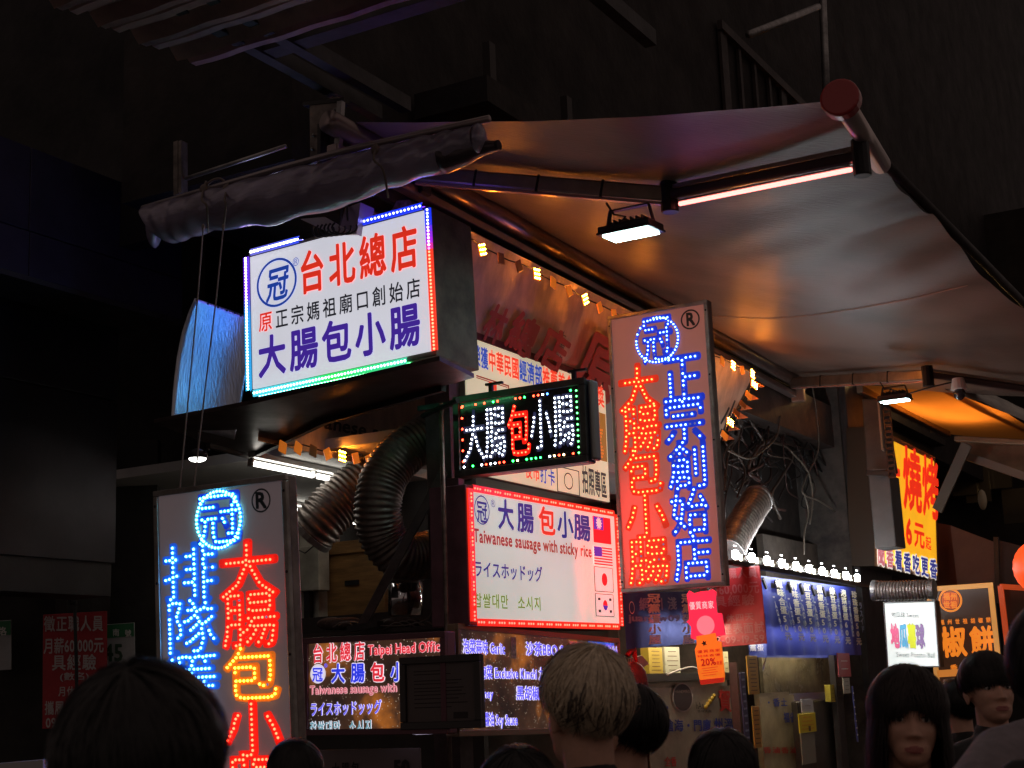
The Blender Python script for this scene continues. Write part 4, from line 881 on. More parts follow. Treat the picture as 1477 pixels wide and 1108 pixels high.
# ---- signs further up the street
ys=fit('yellow','barbecue_sign','bright yellow lightbox with tall red barbecue characters','sign'); body(ys,.25,mat('yellow_box_side',(.05,.03,.015),.5),frame=.05,fm=mat('ys_frame',(.35,.18,.08),.4,.3))
m=MB(); m.box((0,0,0),(ys.w-.1,ys.h-.1,.02)); ys.part(m,'face',glow('yellow_face',(1.,.46,.015),.88,mottle=.12))
YR=glow('yellow_sign_red',(.85,.03,.008),.85); YB=glow('yellow_sign_blue',(.04,.05,.3),.7); YW=glow('yellow_sign_white',(.9,.85,.75),.75)
for ch,bl,br,h in (('汁',(1262,722),(1297,732),88),('燒',(1300,735),(1328,744),96),('烤',(1328,745),(1353,754),92)): ys.text(ch,bl,br,h,YR,z=.02,bold=2,d=.03,gap=.02,slots=True)
ys.text('+',(1283,768),(1299,772),26,YR,z=.02,bold=2,d=.05,slots=False); ys.text('6',(1304,784),(1313,786),38,YR,z=.02,bold=2,d=.05,slots=False); ys.text('元',(1315,789),(1332,794),40,YR,z=.02,bold=2,d=.03,slots=True); ys.text('起',(1332,792),(1341,795),20,YR,z=.02,bold=1,slots=True)
for i,ch in enumerate('聞香看香吃更香'): x=1262+i*12.6; ys.text(ch,(x,815+i*3.1),(x+11.5,818+i*3.1),29,MP if i<2 else YB,z=.024,bold=2,d=.03,slots=True,outline=(YW,.10))
wb=fit('wbox','snack_lightbox','small white lightbox with colourful snack lettering above the dark-haired woman','sign'); body(wb,.14,DARK,frame=.012,fm=mat('grey_edge',(.3,.3,.3),.4))
m=MB(); m.box((0,0,0),(wb.w-.02,wb.h-.02,.006)); wb.part(m,'face',glow('cool_white_face',(.88,.97,.92),.86,mottle=.08))
for i,(ch,c) in enumerate(zip('地瓜薯球',((.8,.15,.3),(.12,.45,.7),(.7,.75,.05),(.3,.2,.4)))): wb.text(ch,(1286+12.2*i,935),(1298.5+12.2*i,936),36,glow('snack_%d'%i,c,.8),z=.006,bold=2,d=.045,slots=True,outline=(K_,.06),gap=0)
wb.text('地瓜球 Sweet',(1286,891),(1326,892),9,K_,z=.006,bold=0,slots=False); wb.text('Sweet Potato Ball',(1293,948),(1349,949),8,K_,z=.006,bold=0,slots=False)
pp=fit('pepper','pepper_bun_sign','black board with orange frame and glowing orange pepper bun characters','sign'); body(pp,.06,mat('pepper_back',(.02,.012,.01),.5),frame=.045,fm=glow('orange_frame',(.72,.32,.08),.62))
m=MB(); m.box((0,0,0),(pp.w-.09,pp.h-.09,.006)); pp.part(m,'face',mat('pepper_face',(.03,.018,.012),.4,emit=((.05,.02,.01),.6)))
OR=glow('pepper_orange',(.9,.24,.02),.85); pp.ring(1371,866,17,.16,OR,z=.006); pp.ring(1371,866,13,.1,glow('pepper_dim',(.45,.08,.01),.7),z=.005,fill=True); pp.text('福州',(1361,866),(1382,866),11,OR,z=.008,bold=1); pp.text('世祖',(1361,878),(1382,878),11,OR,z=.008,bold=1)
pp.text('福州世祖胡椒餅',(1354,902),(1432,898),8,OR,z=.006,bold=1,gap=.4); pp.text('椒',(1358,950),(1398,947),46,OR,z=.006,bold=2,d=.035,slots=True); pp.text('餅',(1400,946),(1438,943),42,OR,z=.006,bold=2,d=.035,slots=True)
pp.text('香味濃',(1366,968),(1430,964),9,OR,z=.006,bold=1,gap=.5)
# ================================================================ ducts, pipes, lamps
def smoothpath(P,n):
    P=[np.asarray(p,float) for p in P]; P=[2*P[0]-P[1]]+P+[2*P[-1]-P[-2]]; out=[]
    for i in range(1,len(P)-2):
        for k in range(n):
            t=k/n; a,b,c,d=P[i-1:i+3]; out.append(.5*((2*b)+(-a+c)*t+(2*a-5*b+4*c-d)*t*t+(-a+3*b-3*c+d)*t**3))
    out.append(P[-2]); return out
HOSE=mat('aluminium_hose',(.27,.225,.20),.42,.6,noise=(14,.4),bump=(50,.2))
def duct(label,pts,r,pitch,group='flexible silver ducts'):
    t=thing('flexible_duct',label,'duct',pts[len(pts)//2],group=group)
    sp=smoothpath(pts,14); L=[0]
    for a,b in zip(sp,sp[1:]): L.append(L[-1]+np.linalg.norm(b-a))
    n=int(L[-1]/pitch)*4; path=[]; 
    for i in range(n+1):
        s_=L[-1]*i/n; k=max(0,min(len(sp)-2,int(np.searchsorted(L,s_))-1)); f=(s_-L[k])/max(1e-9,L[k+1]-L[k]); path.append(sp[k]*(1-f)+sp[k+1]*f)
    def rf(u):
        k=round(u*n)%4; return r*((1.0,.94,.88,.94)[k])*(1+.012*math.sin(u*n*.37))
    m=MB(); m.tube(path,r,26,rfun=rf); m.build('hose',HOSE,t,smooth=True)
    for q,d in ((path[0],path[1]-path[0]),(path[-1],path[-1]-path[-2])):
        d=d/np.linalg.norm(d); m=MB(); m.tube([q-d*.02,q+d*.02],r*1.03,26); m.build('collar',GALV,t,bevel=.004)
    return t
Hb=lambda x,y,u: HB(x,y,u)
duct('big silver flexible duct curving down in front of the beige banner',[Hb(648,612,.35),Hb(620,630,.22),Hb(585,650,.1),Hb(556,685,.0),Hb(545,728,-.05),Hb(551,772,0),Hb(578,802,.1),Hb(622,800,.3)],.136,.026)
duct('second silver duct, shorter, poking out behind the big curved one',[Hb(560,672,.75),Hb(520,700,.6),Hb(488,725,.5),Hb(462,752,.42),Hb(447,768,.4)],.158,.030)
duct('short ribbed silver duct hanging above the row of white bulbs',[HA(1092,722,.1),HA(1076,748,.12),HA(1062,772,.15),HA(1050,800,.2)],.125,.055)
duct('horizontal ribbed duct under the yellow barbecue sign',[HB(1262,852,5.6),HB(1300,852,5.6),HB(1345,850,5.6)],.085,.026)
# stainless canister with blue and red light on it
t=thing('steel_canister','shiny steel canister under the big silver duct reflecting coloured light','canister',Hb(583,890,.3)); m=MB(); a=Hb(585,888,.3); b=Hb(585,838,.3); m.tube([a,a*.5+b*.5,b],.10,28); m.build('body',mat('mirror_steel',(.6,.6,.62),.12,1.),t,smooth=True)
m=MB(); m.tube([b,b+ZU*.02],.105,28); m.build('lid',STEEL,t)
# poles and braces by the corner
t=thing('steel_post','thin vertical steel post beside the shop corner','post',Hb(640,1060,-.55)); m=MB(); m.tube([Hb(636,582,-.55),Hb(641,760,-.55),Hb(645,940,-.55),Hb(650,1150,-.55)],.012,8); m.build('pole',mat('worn_steel',(.22,.17,.15),.4,.7,noise=(20,.5)),t,smooth=True)
m=MB(); m.tube([Hb(610,600,-.5),Hb(660,577,-.6)],.014,8); m.build('arm',BLACKM,t)
t=thing('diagonal_brace','dark square steel brace slanting down past the big duct','brace',Hb(530,905,-.3)); m=MB(); m.bar(Hb(640,680,-.1),Hb(521,905,-.35),.045,.05); m.build('bar',mat('brace_brown',(.07,.05,.05),.45,.4,noise=(9,.5)),t,bevel=.004)
m=MB(); m.bar(Hb(505,908,-.35),Hb(548,900,-.35),.06,.03); m.build('foot_plate',DARK,t)
t=thing('shelf','dark cluttered shelf with tangled cables above the left menu board','shelf',Hb(550,915,-.3)); m=MB(); c,w_,h_=brect(430,903,662,918,-.25); m.frame_box(c+D1*.25,NA,D1,ZU,w_,.5,.02); m.build('board',mat('shelf_dark',(.05,.035,.035),.5,noise=(6,.4)),t)
m=MB()
for k in range(9):
    x=488+k*17; P=[Hb(x+i*9,903-5*math.sin(i*1.3+k)-(k%3)*2,-.32+.02*k) for i in range(6)]; m.tube(smoothpath(P,3),.004,5)
m.tube(smoothpath([Hb(480,905,-.3),Hb(500,897,-.3),Hb(560,903,-.35),Hb(600,899,-.35),Hb(622,885,-.3),Hb(622,840,-.3)],5),.004,5)
m.build('cables',mat('cable_grey',(.16,.13,.12),.5),t,smooth=True)
m=MB()
for x,w_ in ((478,.08),(497,.11),(575,.12)): q=Hb(x,905,-.2); m.ellip(q+ZU*.02,(w_,.05,.035))
m.build('cloth_bundle',mat('rag',(.09,.06,.055),.8,noise=(20,.5),bump=(30,.5)),t,smooth=True)
# corner box edge strip by the sign
t=thing('metal_upright','maroon steel upright to the left of the red-bordered sign','upright',Hb(652,1000,-.1)); m=MB(); m.bar(Hb(656,690,-.12),Hb(658,905,-.12),.075,.05,up=D1); m.build('bar',mat('maroon_steel',(.14,.06,.08),.4,.4,noise=(6,.4)),t,bevel=.004)
# --- bent metal sheet catching the LED light
t=thing('metal_sheet','bent brushed metal sheet glowing blue from the LEDs left of the big white sign','metal sheet',at(290,620,7.0))
Lp=[(281,430),(272,450),(262,480),(255,515),(250,555),(246,612)]; Rp=[(362,458),(360,490),(357,530),(350,570),(345,600),(338,634)]
def sheet(s,t_):
    a=interp([HB(x,y,-.96) for x,y in Lp],1-t_); b=interp([HB(x,y,-.70) for x,y in Rp],1-t_); q=a*(1-s)+b*s; return q+D1*.06*math.sin(math.pi*s)
m=MB(); m.grid(sheet,20,24); m.build('sheet',mat('blued_steel',(.62,.66,.72),.32,1.,noise=(40,.12),bump=(120,.25),stretch=(1,1,.15)),t,smooth=True,solid=.004)
m=MB()
for k in range(7): q=sheet(.04+k*.14,.985); m.ellip(q-D1*.006,(.006,.006,.006),8,5)
m.build('rivets',BLACKM,t,kind='stuff')
# --- rolled plastic awning on a pole
t=thing('rolled_tarpaulin','rolled clear plastic tarpaulin tied to a slanting pole above the big white sign','tarpaulin',HB(460,250,-1.35)); uu=-1.35
PT=[(206,301),(300,270),(400,244),(500,217),(600,193),(706,171)]
PL=mat('murky_plastic',(.42,.38,.50),.16,.15,noise=(2.5,.6,(.22,.19,.23)),bump=(9,.9),stretch=(.6,.6,2.2),trans=.15)
poles=[HB(x,y,uu) for x,y in PT]; m=MB(); m.tube([poles[0],poles[2],poles[3],poles[5]],.017,10); m.build('pole',mat('pole_grey',(.35,.30,.30),.35,.7),t,smooth=True)
top=[(212,300),(260,288),(330,269),(430,243),(520,220),(600,200),(650,189),(688,181)]
bot=[(240,349),(262,347),(300,333),(385,325),(485,300),(560,270),(640,248),(688,222)]
def roll(s,a):
    T_=interp([HB(x,y,uu) for x,y in top],s); B_=interp([HB(x,y,uu) for x,y in bot],s); c=(T_+B_)/2; h=(T_-B_)/2; hl=np.linalg.norm(h)
    th=a*2*math.pi; w_=.105*(1-.35*s)*(1+.10*math.sin(s*37)+.07*math.sin(s*83+th))
    return c+h*math.cos(th)*(1+.05*math.sin(s*61))-D1*math.sin(th)*w_+np.array([0,0,.008*mnoise.noise(Vector((s*14,th,2)))])
m=MB(); m.grid(roll,110,30); m.build('sheet',PL,t,smooth=True)
m=MB(); 
e0=HB(236,322,uu); 
for a_ in (0,1):
    c=HB((222,690)[a_],(325,202)[a_],uu); m.ellip(c,(.04,.09,(.12,.075)[a_]),16,10)
m.build('sheet_end',PL,t,smooth=True)
m=MB(); m.tube(smoothpath([HB(640,228,uu),HB(668,222,uu),HB(690,215,uu),HB(719,210,uu)],4),.05,12,rfun=lambda s:.075*(1-s)+.022*s); q=m.build('rolled_end',mat('dark_plastic',(.07,.05,.06),.3,.2,bump=(20,.5)),t,smooth=True)
m=MB(); m.tube([HB(706,213,uu),HB(720,209,uu)],.024,10); m.build('end_plug',BLACKM,t)
for xa,ya,xb,yb in ((545,205,560,285),(297,262,300,335),(330,262,322,331)):
    m=MB(); m.tube(smoothpath([HB(xa,ya,uu),HB(xa-6,ya+25,uu-.12),HB((xa+xb)/2,(ya+yb)/2,uu-.14),HB(xb,yb,uu-.05)],4),.006,6); m.ellip(HB(xa-3,ya+12,uu-.05),(.022,.022,.03)); m.build('tie',mat('old_rope',(.2,.16,.14),.8),t,smooth=True)
m=MB(); m.tube(smoothpath([HB(288,290,uu),HB(300,265,uu),HB(318,258,uu),HB(330,270,uu)],4),.007,6); m.build('rope_bow',mat('old_rope',(.2,.16,.14),.8),t,smooth=True)
ROPE=mat('grey_rope',(.30,.27,.25),.7,bump=(200,.4))
for lab,P in (('left of two thin ropes hanging down past the tall grey sign',[(293,330),(286,420),(273,560),(258,720),(244,850),(232,990)]),('right of two thin ropes hanging down past the tall grey sign',[(322,330),(312,430),(296,560),(278,720),(262,850),(246,1000)])):
    t=thing('hanging_rope',lab,'rope',HB(*P[0],-1.45),group='ropes hanging from the rolled tarpaulin'); m=MB(); m.tube([HB(x,y,-1.45-.9*i/5) for i,(x,y) in enumerate(P)],.0036,6); m.build('cord',ROPE,t,smooth=True); m=MB(); m.ellip(HB(*P[0],-1.45)+ZU*.01,(.009,.009,.016),8,6); m.build('knot',ROPE,t,smooth=True)
# brackets carrying the pole
t=thing('steel_bracket','broad dark steel bracket plate holding up the tarpaulin pole','bracket',HB(468,225,-1.1)); m=MB(); bbox_(m,446,150,488,226,-1.12,.05); m.build('plate',mat('dirty_steel',(.20,.17,.15),.5,.5,noise=(8,.5),bump=(20,.3)),t,bevel=.004)
m=MB(); m.bar(HB(492,147,-1.16),HB(487,226,-1.16),.03,.03,up=D1); m.build('angle_bar',GALV,t); m=MB(); m.bar(HB(441,152,-1.1),HB(500,146,-1.1),.05,.02); m.build('top_flange',DARK,t)
m=MB()
for x,y in ((452,195),(470,178),(484,158),(450,215)): m.ellip(HB(x,y,-1.13),(.009,.009,.009),8,5)
m.build('bolts',GALV,t,kind='stuff')
t=thing('steel_bracket','narrow upright steel bracket at the left end of the tarpaulin pole','bracket',HB(260,280,-1.2)); m=MB(); m.bar(HB(256,205,-1.2),HB(256,282,-1.2),.03,.03,up=D1); m.bar(HB(264,205,-1.2),HB(264,280,-1.2),.02,.05,up=D1); m.build('angle_bar',mat('dirty_steel',(.2,.17,.15),.5),t); m=MB(); m.tube([HB(268,258,-1.2),HB(412,211,-1.2)],.012,8); m.build('tie_bar',GALV,t,smooth=True)

# --- strings of orange LED modules
def modstring(label,P,lit,facing,n=None,size=.066,Xd=None,grp='orange light strings'):
    t=thing('light_string',label,'string lights',P[0],group=grp); sp=smoothpath(P,6); L=[0]
    for a,b in zip(sp,sp[1:]): L.append(L[-1]+np.linalg.norm(b-a))
    m=MB(); m.tube([q+np.array([0,0,.006*math.sin(i*1.1)]) for i,q in enumerate(sp)],.004,6); m.build('wire',RUBB,t,smooth=True)
    X=(P[-1]-P[0]); X/=np.linalg.norm(X); N=facing; Y=np.cross(N,X); Y/=np.linalg.norm(Y)
    for i in range(n):
        s_=L[-1]*(i+.5)/n; k=max(0,min(len(sp)-2,int(np.searchsorted(L,s_))-1)); f=(s_-L[k])/max(1e-9,L[k+1]-L[k]); q=sp[k]*(1-f)+sp[k+1]*f-ZU*.02
        a=random.uniform(-.5,.5); x_=X*math.cos(a)+Y*math.sin(a); y_=Y*math.cos(a)-X*math.sin(a)
        m=MB(); m.frame_box(q+N*.01,x_,y_,N,size,size,.016); on=i in lit
        mo=m.build('lamp_module',glow('amber_module_lit',(1.,.22,.015),.9) if on else (glow('amber_module_dim',(.9,.22,.02),.42) if random.random()<.6 else mat('amber_module_off',(.45,.22,.08),.4)),t,bevel=.003)
        if on:
            m=MB()
            for u_ in (-1,0,1):
                for v_ in (-1,0,1): m.ellip(q+N*.022+x_*u_*size*.38+y_*v_*size*.38,(.0046,)*3,8,5)
            m.build('lamp_dots',glow('amber_lamp',(1.,.27,.02),430),mo,smooth=True,kind='stuff')
    return t
modstring('string of glowing orange lamp blocks along the top of the faded red-lettered banner',[HA(x,y,.26) for x,y in ((680,345),(700,360),(752,382),(812,412),(868,442),(930,470),(990,495),(1050,522),(1090,540))],{0,3,6,9,18,20},(NA*.8-D1*.6)/1.0,n=21)
modstring('short string of orange lamp blocks down the end of the faded banner',[HA(x,y,.3) for x,y in ((1090,545),(1074,575),(1052,605),(1040,635))],{0,4},(NA*.8-D1*.6),n=6)
modstring('string of orange lamp blocks under the beige banner behind the silver duct',[HA(x,y,-.86) for x,y in ((396,640),(430,642),(480,652),(515,657),(560,664))],{4},(NA*.75-D1*.66),n=8)
# spiky ends of the string
t=thing('dangling_tags','row of small pointed plastic tags at the right end of the faded banner','tags',HA(1075,580,.2),); m=MB()
for x,y in ((1086,560),(1078,578),(1068,592),(1062,605),(1050,622),(1042,636)): q=HA(x,y,.2); m.prism([q,q+ZU*.06+NA*.02,q+NA*.10-ZU*.0],D1*.004)
m.build('tags',mat('tag_orange',(.6,.25,.12),.5),t,kind='stuff')
# small orange reflection sources are the lamps themselves
# --- white bulb row
Q0=HA(1060,800,.45); Q1=HA(1250,836,.45); t=thing('bulb_row','row of ten bright white bulbs on a rail above the blue price curtain','string lights',Q0)
m=MB(); m.bar(Q0-D1*.1-ZU*.06,Q1+D1*.1-ZU*.06,.04,.03); m.build('rail',BLACKM,t)
m=MB(); m.bar(Q0-D1*.1-ZU*.14-NA*.2,Q1+D1*.1-ZU*.14-NA*.2,.05,.04); 
for k in range(11): q=Q0+(Q1-Q0)*(k+.5)/11-NA*.17; m.bar(q-ZU*.10-D1*.03,q-ZU*.17+D1*.03,.03,.03)
m.build('curtain_rail',DARK,t)
for k in range(10):
    q=Q0+(Q1-Q0)*(k+.03)/9.9; m=MB(); m.frame_box(q,D1,NA,ZU,.052,.04,.062); b_=m.build('bulb',glow('white_bulb',(.95,.98,1.),140),t,bevel=.014); m=MB(); m.tube([q-ZU*.06,q-ZU*.03],.02,10); m.build('socket',mat('socket_cream',(.6,.56,.45),.4),b_)
    m=MB(); 
    for s_ in (-1,1): m.ellip(q+ZU*.062+D1*s_*.016,(.005,)*3,6,4)
    m.build('tip_leds',glow('white_tip',(1,1,1),6),b_)
    if k<9: q=Q0+(Q1-Q0)*(k+.5)/9.9-ZU*.015; m=MB(); m.frame_box(q,D1,NA,ZU,.10,.03,.05); m.build('driver_block',mat('driver_cream',(.6,.57,.44),.35,bump=(60,.5)),t,bevel=.006)

# ================================================================ the right hand stall
st_=thing('snack_stall','next-door snack stall with steel front, shelves and a sooty pillar','stall',S(4,0,0))
def abox(xa,ya,xb,yb,v,th,name,m_,par=st_,**k): m=MB(); apx(m,xa,ya,xb,yb,v,th); return m.build(name,m_,par,**k)
PLATE=mat('dull_stainless',(.50,.45,.34),.38,.75,noise=(2.5,.3),bump=(30,.15),stretch=(1,1,5))
TANP=mat('tan_back_board',(.34,.27,.15),.5,noise=(3,.35),bump=(10,.2))
abox(880,700,1240,1180,-.75,.08,'back_wall',mat('stall_inner_wall',(.10,.07,.05),.6,noise=(4,.5)))
abox(905,980,1062,1180,.10,.05,'steel_front',PLATE); abox(1096,1000,1152,1180,.05,.05,'steel_front',TANP); abox(1150,1012,1215,1180,.12,.35,'appliance',mat('dark_steel',(.16,.14,.12),.3,.8,noise=(4,.3)),bevel=.01)
abox(1098,938,1212,1010,-.1,.03,'plastic_sheet',mat('clear_wrap',(.30,.25,.15),.25,.2,noise=(5,.5),bump=(12,.9)))
abox(912,972,1062,980,.14,.06,'shelf_rail',mat('rail_dark',(.09,.08,.07),.35,.6)); abox(1098,1003,1208,1009,.0,.05,'shelf_rail',mat('rail_pale',(.55,.52,.45),.4))
abox(1062,955,1080,1180,.2,.06,'post',mat('post_maroon',(.11,.06,.055),.4,noise=(5,.4))); abox(1210,930,1222,1180,.2,.05,'post',DARK)
abox(900,700,1060,860,-.5,.05,'dark_panel',mat('dark_panel',(.04,.03,.03),.6,noise=(3,.4)))
# sooty pillar and the dark upper wall behind the cables
abox(1216,560,1262,1200,.12,.5,'pillar',CONC); abox(1236,700,1262,980,.16,.03,'torn_poster',mat('torn_paper',(.14,.125,.11),.8,noise=(16,.8,(.02,.02,.02)),bump=(25,.7)))
abox(1262,560,1274,1200,.18,.1,'drain_pipe',DARK,bevel=.01)
abox(1030,560,1216,850,-.35,.1,'upper_wall',mat('sooty_wall',(.022,.015,.012),.75,noise=(5,.6),bump=(9,.7)))
abox(1100,770,1200,850,-.2,.06,'canopy_board',mat('soot_board',(.09,.07,.055),.7,noise=(4,.5),bump=(9,.5)))
t=thing('round_sticker','round faded blue sticker on the sooty wall above the bulbs','sticker',HA(1200,718,.22)); c=HA(1200,718,-.24)
rs=Sign('x','y','z',(0,0,0),(0,0,0),1,1) if False else None
m=MB(); n=30; m.add([c+(D1*math.cos(k*2*math.pi/n)*1.15+ZU*math.sin(k*2*math.pi/n))*.15 for k in range(n)],[tuple(range(n))]); m.build('disc',mat('sticker_print',(.10,.12,.2),.5,noise=(22,.9,(.22,.18,.16))),t)
m=MB(); P=[]
for k in range(n):
    for r_ in (.15,.135): P.append(c+NA*.004+(D1*math.cos(k*2*math.pi/n)*1.15+ZU*math.sin(k*2*math.pi/n))*r_)
m.add(P,[(2*k,2*k+1,(2*k+3)%(2*n),(2*k+2)%(2*n)) for k in range(n)]); m.build('rim_print',mat('sticker_blue',(.05,.09,.25),.5),t)
t=thing('cable_tangle','mass of dark cables hanging on the sooty wall beside the tall pink sign','cables',HA(1120,640,.1)); 
for j in range(4):
    m=MB()
    for k in range(9):
        x0=random.uniform(1048,1170); y0=random.uniform(565,640); P=[(x0,y0)]
        for i in range(5): x0+=random.uniform(-26,34); y0+=random.uniform(6,34); P.append((min(1222,max(1046,x0)),y0))
        m.tube(smoothpath([HA(x,y,-.12+.02*j+.03*math.sin(i+k)) for i,(x,y) in enumerate(P)],5),random.choice((.006,.009,.014)),6)
    m.build('cable_bundle',mat('cable_soot_%d'%j,((.02,.012,.012),(.05,.022,.018),(.012,.012,.012),(.06,.045,.035))[j],.45),t,smooth=True)
m=MB()
for P in (((1172,560),(1178,600),(1180,650),(1162,690),(1158,712),(1180,722),(1205,738)),((1160,712),(1166,740),(1160,770),(1160,800)),((1140,650),(1165,680),(1172,720),(1168,756)),((1050,650),(1080,662),(1100,650),(1120,630),(1125,600))):
    m.tube(smoothpath([HA(x,y,.05) for x,y in P],5),.008,6)
m.build('pale_cord',mat('pale_cord',(.13,.11,.085),.5),t,smooth=True)
t=thing('fluorescent_light','tube light inside the snack stall behind the blue curtains','ceiling light',HA(1000,905,.2)); a=HA(915,905,.21); b=HA(1205,918,.2)
m=MB(); m.tube([a,(a+b)/2,b],.016,8); m.build('tube',glow('stall_tube',(1,.86,.62),26),t,smooth=True); m=MB(); m.bar(a+ZU*.04,b+ZU*.04,.07,.03); m.build('fitting',mat('white_enamel',(.7,.7,.68),.4),t)
# products and papers at the stall
def paper(name,label,cat,xa,ya,xb,yb,v,col,lines=None,grp=None,th=.01,em=None,lean=0.):
    P=(HA(xa,ya,v)+HA(xb,yb,v))/2; w_=abs((HA(xb,yb,v)-HA(xa,ya,v))@D1); h_=abs(HA(xa,ya,v)[2]-HA(xb,yb,v)[2]); s=Sign(name,label,cat,P,(YAWA,0,lean),w_,h_,group=grp); m=MB(); m.box((0,0,-th/2),(w_,h_,th)); s.part(m,'card',mat('card_%s'%'_'.join('%02d'%int(c*99) for c in col),col,.5),bevel=.002)
    if lines:
        m=MB()
        for k in range(lines[0]): m.box((0,h_*(.5-(k+1)/(lines[0]+1)),.001),(w_*random.uniform(.45,.75),h_*.025,.002))
        s.part(m,'printed_lines',lines[1])
    return s
BRK=mat('brown_print',(.16,.08,.02),.5)
paper('product_box','yellow cardboard packet on the steel shelf under the blue curtain','packet',935,934,957,972,.0,(.55,.38,.05),(6,BRK),th=.06)
paper('product_box','pale cream packet standing right of the yellow packet on the shelf','packet',958,933,982,973,.0,(.62,.60,.44),(5,BRK),th=.06)
paper('product_box','small pale packet behind the orange discount tag','packet',1043,940,1052,972,.0,(.6,.55,.3),(3,BRK),th=.05)
paper('vertical_poster','upper yellow strip poster on the post beside the steel front','poster',1077,946,1096,1001,.26,(.52,.30,.05),(9,BRK)); paper('vertical_poster','lower yellow strip poster on the post beside the steel front','poster',1085,1019,1099,1078,.26,(.50,.27,.05),(8,BRK))
paper('hanging_banner','narrow dark blue vertical strip banner beside the yellow strip posters','banner',1068,970,1083,1085,.28,(.06,.06,.14),(10,PW),lean=.03); paper('hanging_banner','narrow blue and white strip banner on the right post of the snack stall','banner',1230,990,1238,1070,.28,(.05,.06,.22),(7,INK_W),lean=.05)
paper('paper_slip','small red and white slip pasted on the right post of the stall','poster',1208,942,1228,976,.3,(.42,.07,.08),(2,INK_W)); paper('paper_slip','small white ticket pasted under the red slip on the right post','poster',1216,978,1227,1000,.3,(.4,.38,.33),(3,INK_K))
paper('bottle_label','dark oval bottle label on the appliance top','label',1206,980,1216,1012,.2,(.05,.035,.03),(3,BRK)); paper('notice','white paper notice above the yellow card on the steel appliance','notice',1156,1009,1174,1027,.2,(.5,.5,.48),(1,BRK))
s=paper('payment_card','bright yellow payment card on the steel appliance','card',1152,1030,1178,1055,.21,(.72,.55,.02),(4,mat('card_orange',(.7,.2,.02),.5))); m=MB(); m.box((.03,-s.h*.3,.002),(.05,.04,.002)); s.part(m,'fruit_print',BRK)
paper('glitter_strip','speckled grey strip below the yellow payment card','strip',1155,1058,1178,1100,.2,(.25,.24,.18)); paper('yellow_can','yellow tin standing beside the dark bottle label','tin',1197,988,1205,1012,.2,(.5,.42,.05),(3,BRK),th=.05)
t=thing('hanging_clip','dark bag with a red clip hung on the shelf rail beside the sauce menu board','bag',HA(915,985,.3)); m=MB(); m.ellip(HA(914,985,.3),(.09,.05,.13)); m.build('bag',mat('bag_brown',(.10,.05,.055),.5,bump=(12,.6)),t,smooth=True); m=MB(); m.tube(smoothpath([HA(905,945,.3),HA(914,936,.3),HA(916,950,.3),HA(920,962,.3)],4),.016,6); m.build('clip',mat('clip_red',(.5,.02,.02),.4),t,smooth=True); m=MB(); m.prism([HA(x,y,.28) for x,y in ((906,950),(922,946),(932,958),(918,966),(905,962))],NA*.02); m.build('wrapper',mat('wrap_pale',(.4,.35,.32),.4),t)
t=thing('wire_hook','pale bent wire lying along the steel shelf rail','wire',HA(975,972,.2)); m=MB(); m.tube(smoothpath([HA(963,973,.2),HA(982,966,.2),HA(1000,963,.2),HA(1016,972,.2)],5),.008,6); m.build('wire',mat('wire_pale',(.6,.55,.5),.4),t,smooth=True); m=MB(); m.tube([HA(1100,968,.1),HA(1106,945,.1),HA(1113,930,.1)],.006,6); m.build('wire_end',mat('wire_pale',(.6,.55,.5),.4),t)
# lettering on the steel front
sf=Sign('steel_sign','steel plate with blue and red painted characters on the snack stall front','sign',HA(1000,1050,.12),(YAWA,0,0),1.5,.9); INKB=mat('paint_blue',(.02,.035,.28),.5); INKR=mat('paint_red',(.5,.03,.02),.5)
m=MB(); m.box((0,-.1,-.004),(1.46,.75,.004)); sf.part(m,'plate',PLATE)
sf.text('海上・',(932,1029),(968,1029),17,INKB,z=.004,bold=1,d=.02,gap=.1); sf.text('滄海・門廈',(957,1056),(1026,1055),19,INKB,z=.004,bold=2,d=.02,gap=.05); sf.text('州溫',(1029,1053),(1058,1053),18,INKB,z=.004,bold=2,d=.02)
sf.text('賀',(1036,1027),(1056,1028),34,INKR,z=.004,bold=2,d=.025,slots=True); sf.text('hAto',(1003,1023),(1019,1023),11,INK_K,z=.004,bold=0,slots=False); sf.text('香味大腸',(1005,1028),(1026,1028),4,INK_K,z=.004,bold=0)
sf.text('全香',(958,1106),(976,1106),15,INKR,z=.004,bold=1)
c,_=sf.uv(984,1006),0; m=MB(); n=32; m.add([(c[0]+.175*1.0*math.cos(k*2*math.pi/n),c[1]+.098*math.sin(k*2*math.pi/n),.004) for k in range(n)],[tuple(range(n))]); o_=sf.part(m,'oval_rim',mat('oval_pale',(.5,.46,.42),.5)); m=MB(); m.add([(c[0]+.157*math.cos(k*2*math.pi/n),c[1]+.089*math.sin(k*2*math.pi/n),.006) for k in range(n)],[tuple(range(n))]); sf.part(m,'oval_badge',mat('oval_dark',(.035,.02,.022),.5),o_); sf.text('HANDMADE',(972,1000),(996,1000),5,mat('badge_print',(.25,.17,.15),.5),z=.008,bold=0,slots=False)
m=MB()
for k in range(5): q=sf.uv(1017+k*3,1020-k*4); m.ellip((q[0],q[1],.006),(.028,.018,.008),10,6)
sf.part(m,'sausage_print',mat('sausage_yellow',(.5,.33,.03),.5),smooth=True)
sg=Sign('steel_sign','second tan board with blue painted characters right of the strip posters','sign',HA(1125,1050,.07),(YAWA,0,0),.9,.9); m=MB(); m.box((0,-.1,-.004),(.8,.7,.004)); sg.part(m,'plate',TANP); sg.text('・香土',(1103,1020),(1136,1019),13,INKB,z=.004,bold=1,gap=.1) if '土' in GL else None
sg.text('福省',(1130,1043),(1148,1043),16,INKB,z=.004,bold=1) if '省' in GL else None
sg.text('香滷香滷',(1100,1087),(1150,1087),10,INKR,z=.004,bold=1)

